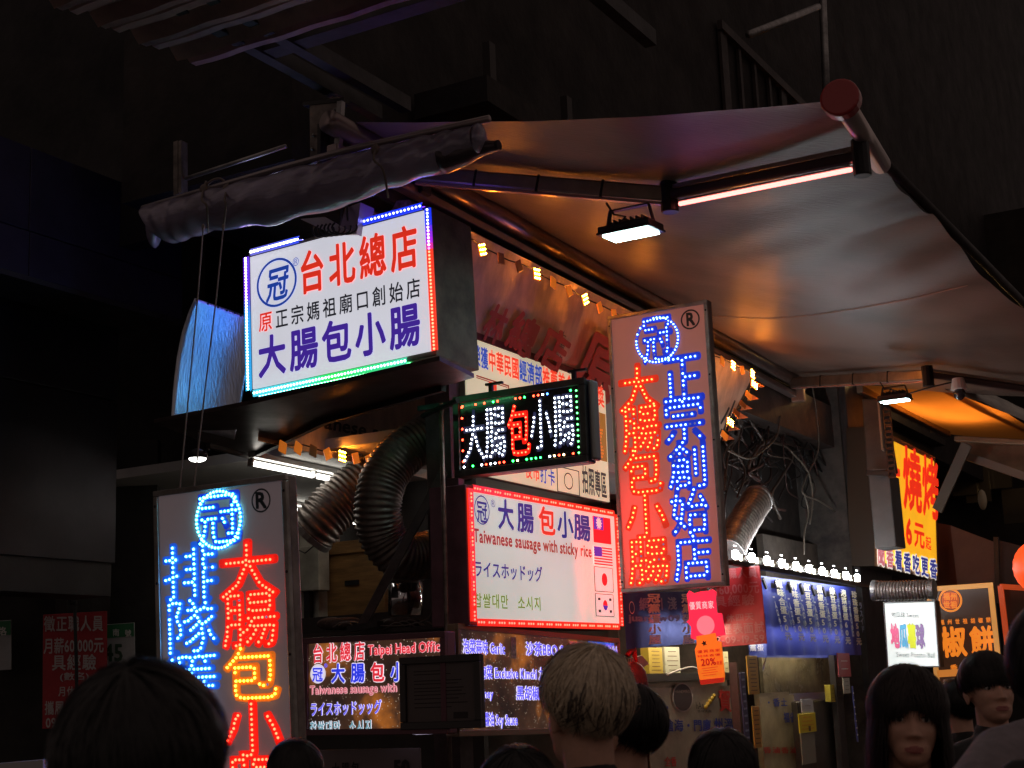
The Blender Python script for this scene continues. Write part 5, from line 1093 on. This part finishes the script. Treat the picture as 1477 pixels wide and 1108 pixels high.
# ================================================================ far right
fr=thing('street_awning','orange lit fabric awning of the next shop behind the yellow sign','awning',HA(1300,560,.2))
a=HA(1238,556,.2); b=HA(1366,622,.2); zz=lambda x,y,z:HZ(x,y,z)
cc=[(1240,556),(1335,551),(1480,607),(1535,648),(1368,626)]
pln=np.cross(b-a,HB(1480,607,((HA(1340,600,.2)-C0)@D1))-a); pln/=np.linalg.norm(pln)
Lq=[hit(x,y,a,pln) for x,y in cc]
m=MB()
def fa(s,t):
    A_=Lq[0]+(Lq[4]-Lq[0])*s; B_=Lq[1]+(Lq[2]-Lq[1])*min(1,s*1.0); B_=B_ if s<.8 else Lq[1]+(Lq[2]-Lq[1])*.8+((Lq[3]-Lq[1])*1.0-(Lq[2]-Lq[1])*.8)*(s-.8)/.2; q=A_*(1-t)+B_*t; return q-ZU*.08*math.sin(math.pi*t)*math.sin(math.pi*s)
m.grid(fa,24,12); m.build('fabric',mat('orange_fabric',(.75,.30,.06),.6,noise=(2,.2),trans=.6),fr,smooth=True)
m=MB(); m.bar(a-ZU*.03,b-ZU*.03,.08,.09); m.build('roller_tube',mat('bar_brown',(.36,.26,.18),.4,.5),fr,bevel=.01)
m=MB(); m.bar(Lq[1]+ZU*.02,Lq[3]+ZU*.02,.06,.03); m.build('front_bar',mat('front_bar_pale',(.5,.45,.38),.4,.4),fr)
a2=fa(.25,.25)+ZU*.42; b2_=fa(.8,.75)+ZU*.42; t=thing('added_tube_light','unseen warm tube added over the orange awning so that its fabric glows','ceiling light',a2)  # added tube above the fabric, unseen from below, only to make it glow
m=MB(); m.tube([a2,(a2+b2_)/2,b2_],.02,8); m.build('tube',glow('added_warm_tube',(1,.55,.18),75),t,smooth=True); m=MB(); m.bar(a2+ZU*.04,b2_+ZU*.04,.06,.03); m.build('fitting',DARK,t)
t=thing('white_valance','pale crumpled plastic valance over the orange awning','valance',at(1330,540,12.)); m=MB()
vp=[(1318,530),(1350,536),(1400,552),(1477,590)]; vq=[(1335,549),(1370,563),(1410,578),(1480,608)]
m.grid(lambda s,t_: interp([at(x,y,12.4) for x,y in vp],s)*(1-t_)+interp([at(x,y,12.1) for x,y in vq],s)*t_+ZU*.02*mnoise.noise(Vector((s*9,t_*4,7))),20,6); m.build('sheet',mat('pale_plastic',(.52,.48,.40),.4,noise=(6,.4),bump=(9,.6)),t,smooth=True)
t=thing('canvas_awning','grey folded canvas awning and frame at the right edge below the orange one','awning',at(1430,660,13.)); m=MB(); m.bar(at(1378,633,13),at(1500,640,12.6),.09,.05); m.build('front_bar',mat('bar_tan',(.22,.14,.08),.5,.2),t,bevel=.01)
m=MB(); m.bar(at(1395,640,13.1),at(1352,736,13.6),.10,.03,up=D1); m.build('brace',mat('brace_tan',(.16,.12,.085),.6),t,bevel=.005)
m=MB(); m.prism([at(x,y,13.6) for x,y in ((1388,652),(1500,700),(1500,640),(1385,636))],D1*.02); m.build('canvas',mat('canvas_brown',(.30,.17,.10),.7,noise=(3,.4),bump=(10,.4)),t)
m=MB(); m.bar(at(1385,655,13.5),at(1500,695,13.2),.05,.07); m.build('rafter',mat('rafter',(.22,.17,.13),.5),t)
# grey hanging housing and strap
t=thing('speaker_housing','tall tapering grey metal housing hanging beside the yellow sign','metal housing',HA(1262,790,.6)); m=MB(); P=[HB(x,y,5.5) for x,y in ((1252,684),(1283,684),(1293,788),(1262,792))]; m.prism(P,D1*.3); m.build('lower_case',mat('case_grey',(.10,.095,.09),.45,.2,noise=(3,.2)),t,bevel=.01)
m=MB(); P=[HB(x,y,5.55) for x,y in ((1243,575),(1266,575),(1282,678),(1250,680))]; m.prism(P,D1*.3); m.build('upper_case',mat('case_brown',(.07,.055,.045),.5,.2,noise=(3,.4)),t,bevel=.01)
m=MB(); m.bar(HB(1250,682,5.4),HB(1291,684,5.4),.05,.04); m.build('bracket',BLACKM,t); m=MB(); m.bar(HB(1268,580,5.5),HB(1274,650,5.45),.015,.06,up=D1); m.build('edge_strip',mat('strip_pale',(.35,.27,.2),.4,.3),t)
t=thing('perforated_strap','dark perforated steel strap hanging in front of the yellow sign','strap',HB(1285,600,5.35)); m=MB(); a=HB(1279,590,5.35); b=HB(1287,688,5.35)
for s_ in (-1,1): m.bar(a+NA*s_*.028,b+NA*s_*.028,.012,.012,up=D1)
for k in range(13): q=a+(b-a)*k/12; m.bar(q-NA*.03,q+NA*.03,.012,.022)
m.build('strap',mat('strap_black',(.04,.03,.03),.35,.6),t)
# grey panels and dark market behind
t=thing('canvas_screen','pale grey canvas screen beyond the yellow sign','screen',at(1410,868,16)); m=MB(); m.prism([at(x,y,16) for x,y in ((1371,758),(1434,782),(1436,868),(1384,872))],D1*.05); m.build('panel',mat('screen_grey',(.20,.155,.145),.6,noise=(2,.2)),t); m=MB(); m.prism([at(x,y,16) for x,y in ((1436,778),(1520,800),(1520,860),(1438,866))],D1*.05); m.build('panel',mat('screen_dark',(.12,.085,.075),.6,noise=(2,.3)),t)
m=MB(); m.prism([at(x,y,16.2) for x,y in ((1350,754),(1372,758),(1384,870),(1352,870))],D1*.05); m.build('side_panel',mat('screen_brown',(.14,.05,.025),.6),t); m=MB(); m.bar(at(1437,775,15.9),at(1440,870,15.9),.05,.05,up=D1); m.build('frame_post',DARK,t)
t=thing('orange_frame','red orange lit window frame at the right edge behind the pepper bun sign','window frame',at(1455,900,15)); m=MB(); m.bar(at(1443,845,15),at(1453,930,15),.05,.04,up=D1); m.bar(at(1443,846,15),at(1500,850,15),.05,.05); m.build('frame',mat('orange_paint_glow',(.8,.16,.04),.4,emit=((.8,.09,.02),.35)),t); m=MB(); m.prism([at(x,y,15.1) for x,y in ((1445,850),(1500,852),(1500,900),(1452,900))],D1*.02); m.build('screen',mat('mesh_dark',(.10,.07,.05),.6),t)  # lit look of the frame is put into its colour as emission
t=thing('market_building','unlit far building behind the lanterns and awnings on the right','building',at(1400,1005,22)); m=MB(); c=at(1480,800,22); m.frame_box(np.array([c[0]+1.5,c[1]+1,4.5]),NA,D1,ZU,9,1,9); m.build('wall',mat('far_wall',(.025,.02,.016),.8,noise=(1.5,.7,(.012,.01,.008)),bump=(5,.5)),t)
for k,(x,y) in enumerate(((1410,700),(1440,680),(1465,730),(1390,690))): m=MB(); c=at(x,y,21.3); m.frame_box(c,NA,D1,ZU,.35,.06,.5); m.build('window',mat('dim_pane',(.09,.075,.05),.2),t)
m=MB(); m.ellip(at(1417,721,20),(.06,.06,.14)); q=m.build('lamp',mat('dusty_lamp',(.7,.6,.4),.4),t,smooth=True)
t=thing('red_lantern','glowing red paper lantern cut by the right picture edge','lantern',at(1500,815,11)); c=at(1500,818,11); m=MB(); n=20
for k in range(n): pass
R3=.19
P=[];nn=32;mm=18
for j in range(mm+1):
    th=math.pi*(.12+.76*j/mm)
    for i in range(nn):
        a_=2*math.pi*i/nn; rr=R3*math.sin(th)*(1+.02*(j%2)); P.append(c+np.array([rr*math.cos(a_),rr*math.sin(a_),R3*1.05*math.cos(th)]))
m.add(P,[(j*nn+i,(j+1)*nn+i,(j+1)*nn+(i+1)%nn,j*nn+(i+1)%nn) for j in range(mm) for i in range(nn)]); m.build('shade',glow('lantern_red',(1.,.075,.012),1.1,mottle=.15),t,smooth=True)
for s_ in (-1,1): m=MB(); m.tube([c+ZU*s_*R3*.93,c+ZU*s_*R3*1.05],.08,16); m.build('cap',BLACKM,t)
m=MB(); m.tube([c-ZU*R3,c-ZU*(R3+.2)],.02,8); m.build('tassel',mat('tassel_red',(.5,.03,.01),.6),t)
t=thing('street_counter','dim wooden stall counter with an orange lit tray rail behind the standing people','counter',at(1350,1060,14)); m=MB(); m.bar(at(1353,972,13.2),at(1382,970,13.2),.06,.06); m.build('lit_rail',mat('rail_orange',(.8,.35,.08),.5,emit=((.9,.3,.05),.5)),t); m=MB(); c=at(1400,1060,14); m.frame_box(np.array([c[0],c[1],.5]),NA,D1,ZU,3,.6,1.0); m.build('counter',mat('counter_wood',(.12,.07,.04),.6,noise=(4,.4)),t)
m=MB()
for k in range(5): m.bar(at(1362+k*4,980,13.3),at(1362+k*4,988,13.3),.02,.02,up=D1)
m.build('jars',mat('jar_glass',(.5,.5,.45),.2),t,kind='stuff')
# ================================================================ people
SKIN=mat('skin',(.66,.37,.26),.5,noise=(60,.08)); 
m_=SKIN.node_tree.nodes['Principled BSDF']; m_.inputs['Subsurface Weight'].default_value=.15; m_.inputs['Subsurface Radius'].default_value=(.02,.008,.004); m_.inputs['Subsurface Scale'].default_value=.4
SKIN_D=SKIN
LIP=mat('lips',(.42,.14,.12),.4); EYE_W=mat('eye_white',(.6,.57,.53),.25); EYE_D=mat('eye_iris',(.02,.012,.01),.12); BROW=mat('brow_hair',(.02,.014,.012),.7)
def remesh(mb,name,voxel,m,parent,smooth=2,extra=None):
    V=np.array(mb.v); me=bpy.data.meshes.new(name); me.from_pydata(mb.v,[],mb.f); o=bpy.data.objects.new(name,me); COL.objects.link(o)
    r=o.modifiers.new('r','REMESH'); r.mode='VOXEL'; r.voxel_size=voxel; s=o.modifiers.new('s','SMOOTH'); s.factor=.5; s.iterations=smooth
    bpy.context.view_layer.update(); dg=bpy.context.evaluated_depsgraph_get(); nm=bpy.data.meshes.new_from_object(o.evaluated_get(dg)); nm.name=name
    bpy.data.objects.remove(o); nm.materials.clear(); 
    for q in (m if isinstance(m,list) else [m]): nm.materials.append(q)
    nm.polygons.foreach_set('use_smooth',[True]*len(nm.polygons))
    if extra: extra(nm)
    return link(name,nm,parent,Matrix.Identity(4),True)
def cone(mb,p0,p1,r0,r1,n=14,k=6):
    p0=np.asarray(p0,float);p1=np.asarray(p1,float); mb.tube([p0+(p1-p0)*i/k for i in range(k+1)],r0,n,rfun=lambda s:r0+(r1-r0)*s); mb.ellip(p0,(r0,)*3,n,8); mb.ellip(p1,(r1,)*3,n,8)
def person(label,loc,yaw,H=1.70,hair='short',haircol=(.012,.01,.01),shirt=(.03,.03,.035),trousers=(.03,.03,.04),female=False,face=False,tilt=0.,jacket=None,mask=False,hairlen=None,seed=0,undercut=None,arm=None,mess=1.,voxel=None,open_shirt=None,pitch=0.,facecol=None,reach=None):
    rs=np.random.default_rng(seed); k=H/1.72; M=Matrix.Translation(Vector(loc))@Matrix.Rotation(yaw,4,'Z')@Matrix.Scale(k,4)
    t=thing('person',label,'person',M=M); sw=.175 if female else .20
    b=MB()
    # torso, legs
    b.ellip((0,.01,1.22),(.155 if not female else .14,.105,.20)); b.ellip((0,.0,1.02),(.14,.10,.16)); b.ellip((0,.01,.92),(.165,.115,.12)); b.ellip((0,.012,1.36),(sw*.88,.08,.075)); cone(b,(0,.02,1.36),(0,.012,1.47),.068,.052)
    for s in (-1,1):
        cone(b,(s*.09,.01,.90),(s*.095,0,.50),.085,.056); cone(b,(s*.095,0,.50),(s*.10,.02,.09),.052,.036); b.ellip((s*.10,-.04,.04),(.045,.12,.04))
        sh=(s*sw,.01,1.375); el=(s*(sw+.05),.03,1.09); wr=(s*(sw+.035),-.05,.85)
        if arm and arm[0]==s: el,wr=arm[1],arm[2]
        cone(b,sh,el,.050,.038); cone(b,el,wr,.037,.026)
        wv=np.array(wr)-np.array(el); wv/=np.linalg.norm(wv); hc=np.array(wr)+wv*.05; sd=np.array([0,1.,0]) if abs(wv[2])>.6 else np.array([0,0,1.]); sd=sd-wv*(sd@wv); sd/=np.linalg.norm(sd); nn=np.cross(wv,sd)*s
        for q in (-.5,-.2,.2,.5): cone(b,np.array(wr)+sd*q*.03,hc+wv*.03+sd*q*.065,.014,.014,8,3)
        for f,(q,l) in enumerate(((-.6,.062),(-.2,.075),(.2,.08),(.6,.07))):
            a0=hc+wv*.035+sd*q*.048; cu=.9 if arm and arm[0]==s else .35; a1=a0+(wv*math.cos(cu*.6)+nn*math.sin(cu*.6)*-1)*l*.45; a2=a1+(wv*math.cos(cu*1.6)-nn*math.sin(cu*1.6))*l*.5; cone(b,a0,a1,.0074,.0070,8,3); cone(b,a1,a2,.0085,.0070,8,3)
        a0=np.array(wr)+wv*.03+sd*-.026; a1=a0-sd*.022+wv*.03-nn*.01; a2=a1+wv*.03-nn*.012; cone(b,a0,a1,.0125,.0105,8,3); cone(b,a1,a2,.0105,.0085,8,3)
    # head, built upright then turned
    h=MB(); 
    h.ellip((0,.012,1.632),(.073,.090,.085),28,20); h.ellip((0,-.024,1.590),(.062,.063,.083),28,20); h.ellip((0,-.034,1.548),(.047,.047,.044) if female else (.052,.050,.045),24,16)
    h.ellip((0,-.060,1.525),(.024,.022,.020) if female else (.029,.024,.021),18,12); cone(h,(0,-.01,1.60),(0,-.045,1.545),.057,.046,20,5)
    for s in (-1,1): h.ellip((s*.075,.012,1.597),(.008,.018,.031)); h.ellip((s*.080,.019,1.604),(.006,.012,.020))
    cone(h,(0,.018,1.44),(0,.010,1.56),.052,.052)
    Rz=Matrix.Rotation(tilt,4,'Y')@Matrix.Rotation(pitch,4,'X'); piv=Vector((0,.01,1.50))
    def rot(p): q=Rz@(Vector(p)-piv)+piv; return (q[0],q[1],q[2]-.024)
    h.v=[rot(p) for p in h.v]
    b.add(h.v,h.f)
    inv=Rz.inverted()
    def gs(x,z,sx,sz): return math.exp(-.5*((x/sx)**2+(z/sz)**2))
    def ex(me):
        fwd=(Rz@Vector((0,-1,0)))
        for v in me.vertices:
            if v.co.z<1.46: continue
            c=inv@(v.co+Vector((0,0,.024))-piv)+piv
            if c.y>-.03 or c.z<1.49: continue
            x,z=c.x,c.z; ax=abs(x); k_=min(1,(-.03-c.y)/.02)
            r_=max(0,min(1,(1.628-z)/.050)); nz=(.003+.019*r_**1.3)*(1 if z>1.577 else math.exp(-((1.577-z)/.0055)**2)) if z<1.632 else .003*math.exp(-((z-1.632)/.01)**2)
            d=nz*math.exp(-.5*(x/(.0065+.004*r_))**2)+.006*gs(ax-.0125,z-1.5735,.0050,.0052)-.0085*gs(ax-.031,z-1.614,.0150,.0100)+.0025*gs(ax-.030,z-1.634,.018,.006)
            d+=.0048*gs(x,z-1.5495,.0165,.0040)+.0052*gs(x,z-1.5395,.0140,.0044)-.0035*gs(x,z-1.5443,.019,.0013)-.003*gs(x,z-1.529,.018,.005)+.0035*gs(x,z-1.515,.014,.010)+.003*gs(ax-.040,z-1.588,.016,.016)-.002*gs(ax-.045,z-1.556,.012,.012)
            v.co+=fwd*d*k_
        if not face: return
        for p in me.polygons:
            c=inv@(Vector(p.center)+Vector((0,0,.024))-piv)+piv
            if c.y<-.07 and (abs(c.x)/.0225)**2+((c.z-1.5440)/.0092)**2<1: p.material_index=1
    remesh(b,'body',voxel or (.0040 if face else .0085),[SKIN,LIP],t,smooth=7 if face else 4,extra=ex)
    R4=np.array(Rz.to_3x3())
    def L(mb,name,m,par=t,**kk): mb.v=[rot(p) for p in mb.v]; return mb.build(name,m,par,local=True,**kk)
    if face:
        for s in (-1,1):
            e=MB(); e.ellip((s*.031,-.0655,1.6135),(.0130,.0130,.0078),18,12); eo=L(e,'eye',EYE_W,smooth=True)
            e=MB(); e.ellip((s*.0310,-.0752,1.6135),(.0058,.0042,.0058),14,8); L(e,'iris',EYE_D,eo,smooth=True)
            e=MB(); e.tube([(s*(.031+.0150*math.cos(a)),-.0795+.011*abs(math.cos(a))**2,1.6135+.0062*math.sin(a)) for a in [math.pi*i/8 for i in range(9)]],.0013,6); L(e,'eyelash',BROW,eo)
            e=MB(); e.tube([(s*.013,-.0865,1.631),(s*.024,-.0855,1.6345),(s*.036,-.079,1.635),(s*.046,-.068,1.630)],.0028,6,rfun=lambda q:.0032-.002*q); L(e,'eyebrow',BROW)
    if mask:
        e=MB(); 
        def mk(s_,t_):
            a=(s_-.5)*2.3; z=1.505+.085*t_; r=.078+.0*t_; return (.070*math.sin(a),-.030-.074*math.cos(a)*(1-.25*abs(t_-.45)),z)
        e.grid(mk,20,10); mo=L(e,'face_mask',mat('black_mask',(.02,.02,.022),.7),smooth=True,solid=.003)
        for s in (-1,1): e=MB(); e.tube([(s*.066,-.05,1.58),(s*.078,-.01,1.605),(s*.079,.022,1.615),(s*.076,.03,1.59),(s*.066,-.045,1.52)],.0018,5); L(e,'ear_loop',BROW,mo)
    # hair: a cap under many strands
    C=np.array([0,.014,1.634]); RA=np.array([.080,.099,.093]); back=.45
    Rx=np.array([[1,0,0],[0,math.cos(back),math.sin(back)],[0,-math.sin(back),math.cos(back)]])   # crown whorl tipped to the back
    def hp(th,ph,off):
        d=np.array([math.sin(th)*math.sin(ph),-math.sin(th)*math.cos(ph),math.cos(th)]); d=Rx@d
        return C+d*(RA+off)
    long_=hair=='long'
    def thmax(ph):   # ph=0 is the forehead
        f=math.cos(ph)
        if long_: return 2.02 if f>.55 else 1.9
        fr={'short':2.02,'fringe':2.08,'bowl':2.06}.get(hair,2.0); sd_={'short':1.72,'fringe':1.80,'bowl':1.80}.get(hair,1.75); bk=1.84
        if f>0: return sd_+(fr-sd_)*f**2
        return sd_+(bk-sd_)*f*f
    HM=mat('hair_%s'%'_'.join('%03d'%int(c*999) for c in haircol),haircol,.42,spec=.4,noise=(90,.35)); HU=HM
    if undercut: HU=mat('hair_under_%03d'%int(undercut[0]*999),undercut,.5)
    thick=.009 if hair!='short' else .005
    cp_=MB(); nph,nth=48,20; P=[]
    for j in range(nth+1):
        for i in range(nph):
            ph=2*math.pi*i/nph; th=thmax(ph)*j/nth; o=thick*(1 if j<nth-2 else .25)*(1-.55*(j/nth)**2)+.004*mnoise.noise(Vector((ph*2.5,th*4,seed))); P.append(hp(th,ph,o))
    cp_.add(P,[(j*nph+i,(j+1)*nph+i,(j+1)*nph+(i+1)%nph,j*nph+(i+1)%nph) for j in range(nth) for i in range(nph)]); hr=L(cp_,'hair',HM if not undercut else HM,smooth=True)
    sb=MB(); su=MB(); ns=7500 if (long_ or hair in('bowl','fringe','short')) else 3000; sw_=.0011
    for q in range(ns):
        ph=rs.uniform(0,2*math.pi); th0=abs(rs.normal(0,.55))%1.5; f=math.cos(ph); tm=thmax(ph)+rs.normal(0,.10 if f>.3 else .13)
        if th0>tm: continue
        o0=thick+rs.uniform(-.002,.006)*mess+.005*mess*mnoise.noise(Vector((ph*6,th0*5,seed+3))); w0=rs.normal(0,.16)*mess+.25*mess*mnoise.noise(Vector((ph*4,th0*3,seed+9)))+(.35 if (long_ and 0<math.sin(ph) and f>.4) else (-.35 if long_ and f>.4 else 0)); N_=9; pts=[]
        L_=hairlen or .0
        for i in range(N_+1):
            u=i/N_; th=th0+(tm-th0)*u; pq=hp(th,ph+w0*u*u+.04*math.sin(u*5+q),(o0+.004*math.sin(3*u))*(1-.65*u*u*(0 if long_ else 1))+.0035*math.sin(q*.37+ph*9)*(1-u)); pts.append(pq)
        if long_ and f<.62:
            e=pts[-1]; 
            for i in range(1,9):
                u=i/8; dz=(e[2]-(1.36+rs.uniform(-.0,.05)))*u; pts.append(e+np.array([ (e[0])*(.10*math.sin(u*3)) ,.01*u+(e[1]-C[1])*.08*math.sin(u*3),-dz])+rs.normal(0,.0015,3))
        target=su if (undercut and (pts[-1][2]<1.60)) and rs.random()<.9 and th0>.9 else sb
        n=len(pts); V=[]; rad=[(p-C)/np.linalg.norm(p-C) for p in pts]
        for i,p in enumerate(pts):
            T_=pts[min(i+1,n-1)]-pts[max(i-1,0)]; T_=T_/max(1e-9,np.linalg.norm(T_)); s_=np.cross(T_,rad[i]); s_/=max(1e-9,np.linalg.norm(s_)); wd=sw_*(1-.8*(i/(n-1))**2)*1.15
            V+= [p-s_*wd,p+s_*wd]
        target.add(V,[(2*i,2*i+1,2*i+3,2*i+2) for i in range(n-1)])
    L(sb,'strands',HM,hr,kind='stuff',smooth=True)
    if su.v: L(su,'strands',HU,hr,kind='stuff',smooth=True)
    # clothes
    c=MB(); g=.014; c.ellip((0,.01,1.22),(.172 if not female else .155,.125,.22)); c.ellip((0,0,1.02),(.165,.125,.20)); c.ellip((0,.01,.90),(.180,.13,.10)); c.ellip((0,.014,1.362),(sw*.98,.098,.085)); 
    cone(c,(0,.018,1.385),(0,.018,1.440),.086,.066)
    for s in (-1,1):
        sh=(s*sw,.01,1.372); el=(s*(sw+.05),.03,1.09); wr=(s*(sw+.035),-.05,.87)
        if arm and arm[0]==s: el,wr=arm[1],tuple(np.array(arm[1])+(np.array(arm[2])-np.array(arm[1]))*.8)
        cone(c,sh,el,.066,.055); cone(c,el,wr,.054,.042)
    SH=mat('cloth_%s'%'_'.join('%03d'%int(q*999) for q in shirt),shirt,.8,noise=(30,.2),bump=(16,.5)); remesh(c,'jacket' if jacket else 'shirt',.009,SH,t,smooth=4)
    if jacket:
        c=MB()
        for s in (-1,1): cone(c,(s*.10,.03,1.43),(s*.17,.0,1.37),.030,.04); cone(c,(s*.085,-.03,1.41),(s*.075,-.115,1.15),.03,.035)
        cone(c,(-.08,.06,1.44),(.08,.06,1.44),.035,.035); remesh(c,'collar',.008,mat('jacket_panel',jacket,.6,bump=(20,.3)),t,smooth=4)
    c=MB()
    for s in (-1,1): cone(c,(s*.09,.01,.90),(s*.095,0,.50),.102,.075); cone(c,(s*.095,0,.50),(s*.10,.015,.12),.073,.058)
    c.ellip((0,.01,.92),(.178,.128,.10)); remesh(c,'trousers',.012,mat('trouser_%03d'%int(trousers[0]*999),trousers,.8,bump=(14,.4)),t,smooth=4)
    for s in (-1,1): c=MB(); c.ellip((s*.10,-.045,.045),(.052,.135,.045)); c.build('shoe',mat('shoe_dark',(.04,.04,.04),.5),t,local=True,smooth=True)
    return t
def standing(px,py_head,Y,H):
    """floor point under a head whose centre is at this pixel"""
    q=at(px,py_head,Y); return (q[0],q[1],0.)
def Hof(px,py_top,Y): return at(px,py_top,Y)[2]
AW=math.pi   # back to the camera
def P_(label,px,ytop,Y,yaw,**k):
    H=Hof(px,ytop,Y)+.014; return person(label,standing(px,ytop,Y,H),yaw,H=H,**k)
P_('person in black seen from behind, large dark head at the lower left',212,966,1.58,AW-.1,hair='short',haircol=(.006,.005,.005),shirt=(.01,.01,.012),seed=1)
P_('dark-haired person whose head just shows below the left menu board',425,1070,4.3,AW+.2,hair='short',haircol=(.008,.007,.007),shirt=(.02,.02,.02),seed=2)
P_('person with ash-blond hair over a dark undercut, seen from behind',838,940,3.05,AW+.45,hair='short',haircol=(.74,.60,.42),mess=2.0,undercut=(.08,.06,.045),shirt=(.02,.02,.022),jacket=(.02,.02,.02),seed=3)
P_('black-haired person in a black face mask, half behind the blond head',893,990,3.7,AW+1.05,hair='short',haircol=(.012,.01,.01),mask=True,shirt=(.035,.033,.035),seed=4)
P_('person with black hair low in front of the steel painted sign',1040,1056,3.5,AW-.1,hair='short',haircol=(.007,.006,.006),shirt=(.015,.015,.018),seed=5)
P_('woman with long dark hair and fringe facing the camera, one hand raised',1300,967,3.55,-.12,hair='long',female=True,face=True,haircol=(.02,.011,.009),shirt=(.09,.07,.065),seed=6,arm=(-1,(-.25,-.02,1.14),(-.165,-.13,1.35)),tilt=.06)
P_('young man with a dark bowl fringe looking up past the camera',1424,944,5.0,.08,hair='bowl',face=True,haircol=(.012,.009,.008),shirt=(.03,.03,.03),seed=7,pitch=-.10)
P_('man at the right edge in a black and grey jacket, turned away',1540,868,2.35,AW-.75,hair='short',haircol=(.012,.01,.01),shirt=(.26,.23,.25),jacket=(.02,.018,.018),seed=8,arm=(1,(.23,-.20,1.46),(.10,-.36,1.52)))
P_('dark figure from behind between the woman and the young man',1378,982,6.4,AW+.3,hair='short',haircol=(.01,.008,.007),shirt=(.02,.018,.016),seed=9)
P_('person with dark hair barely in view under the framed certificate',745,1082,2.9,AW,hair='short',haircol=(.01,.009,.009),shirt=(.02,.02,.02),seed=10)
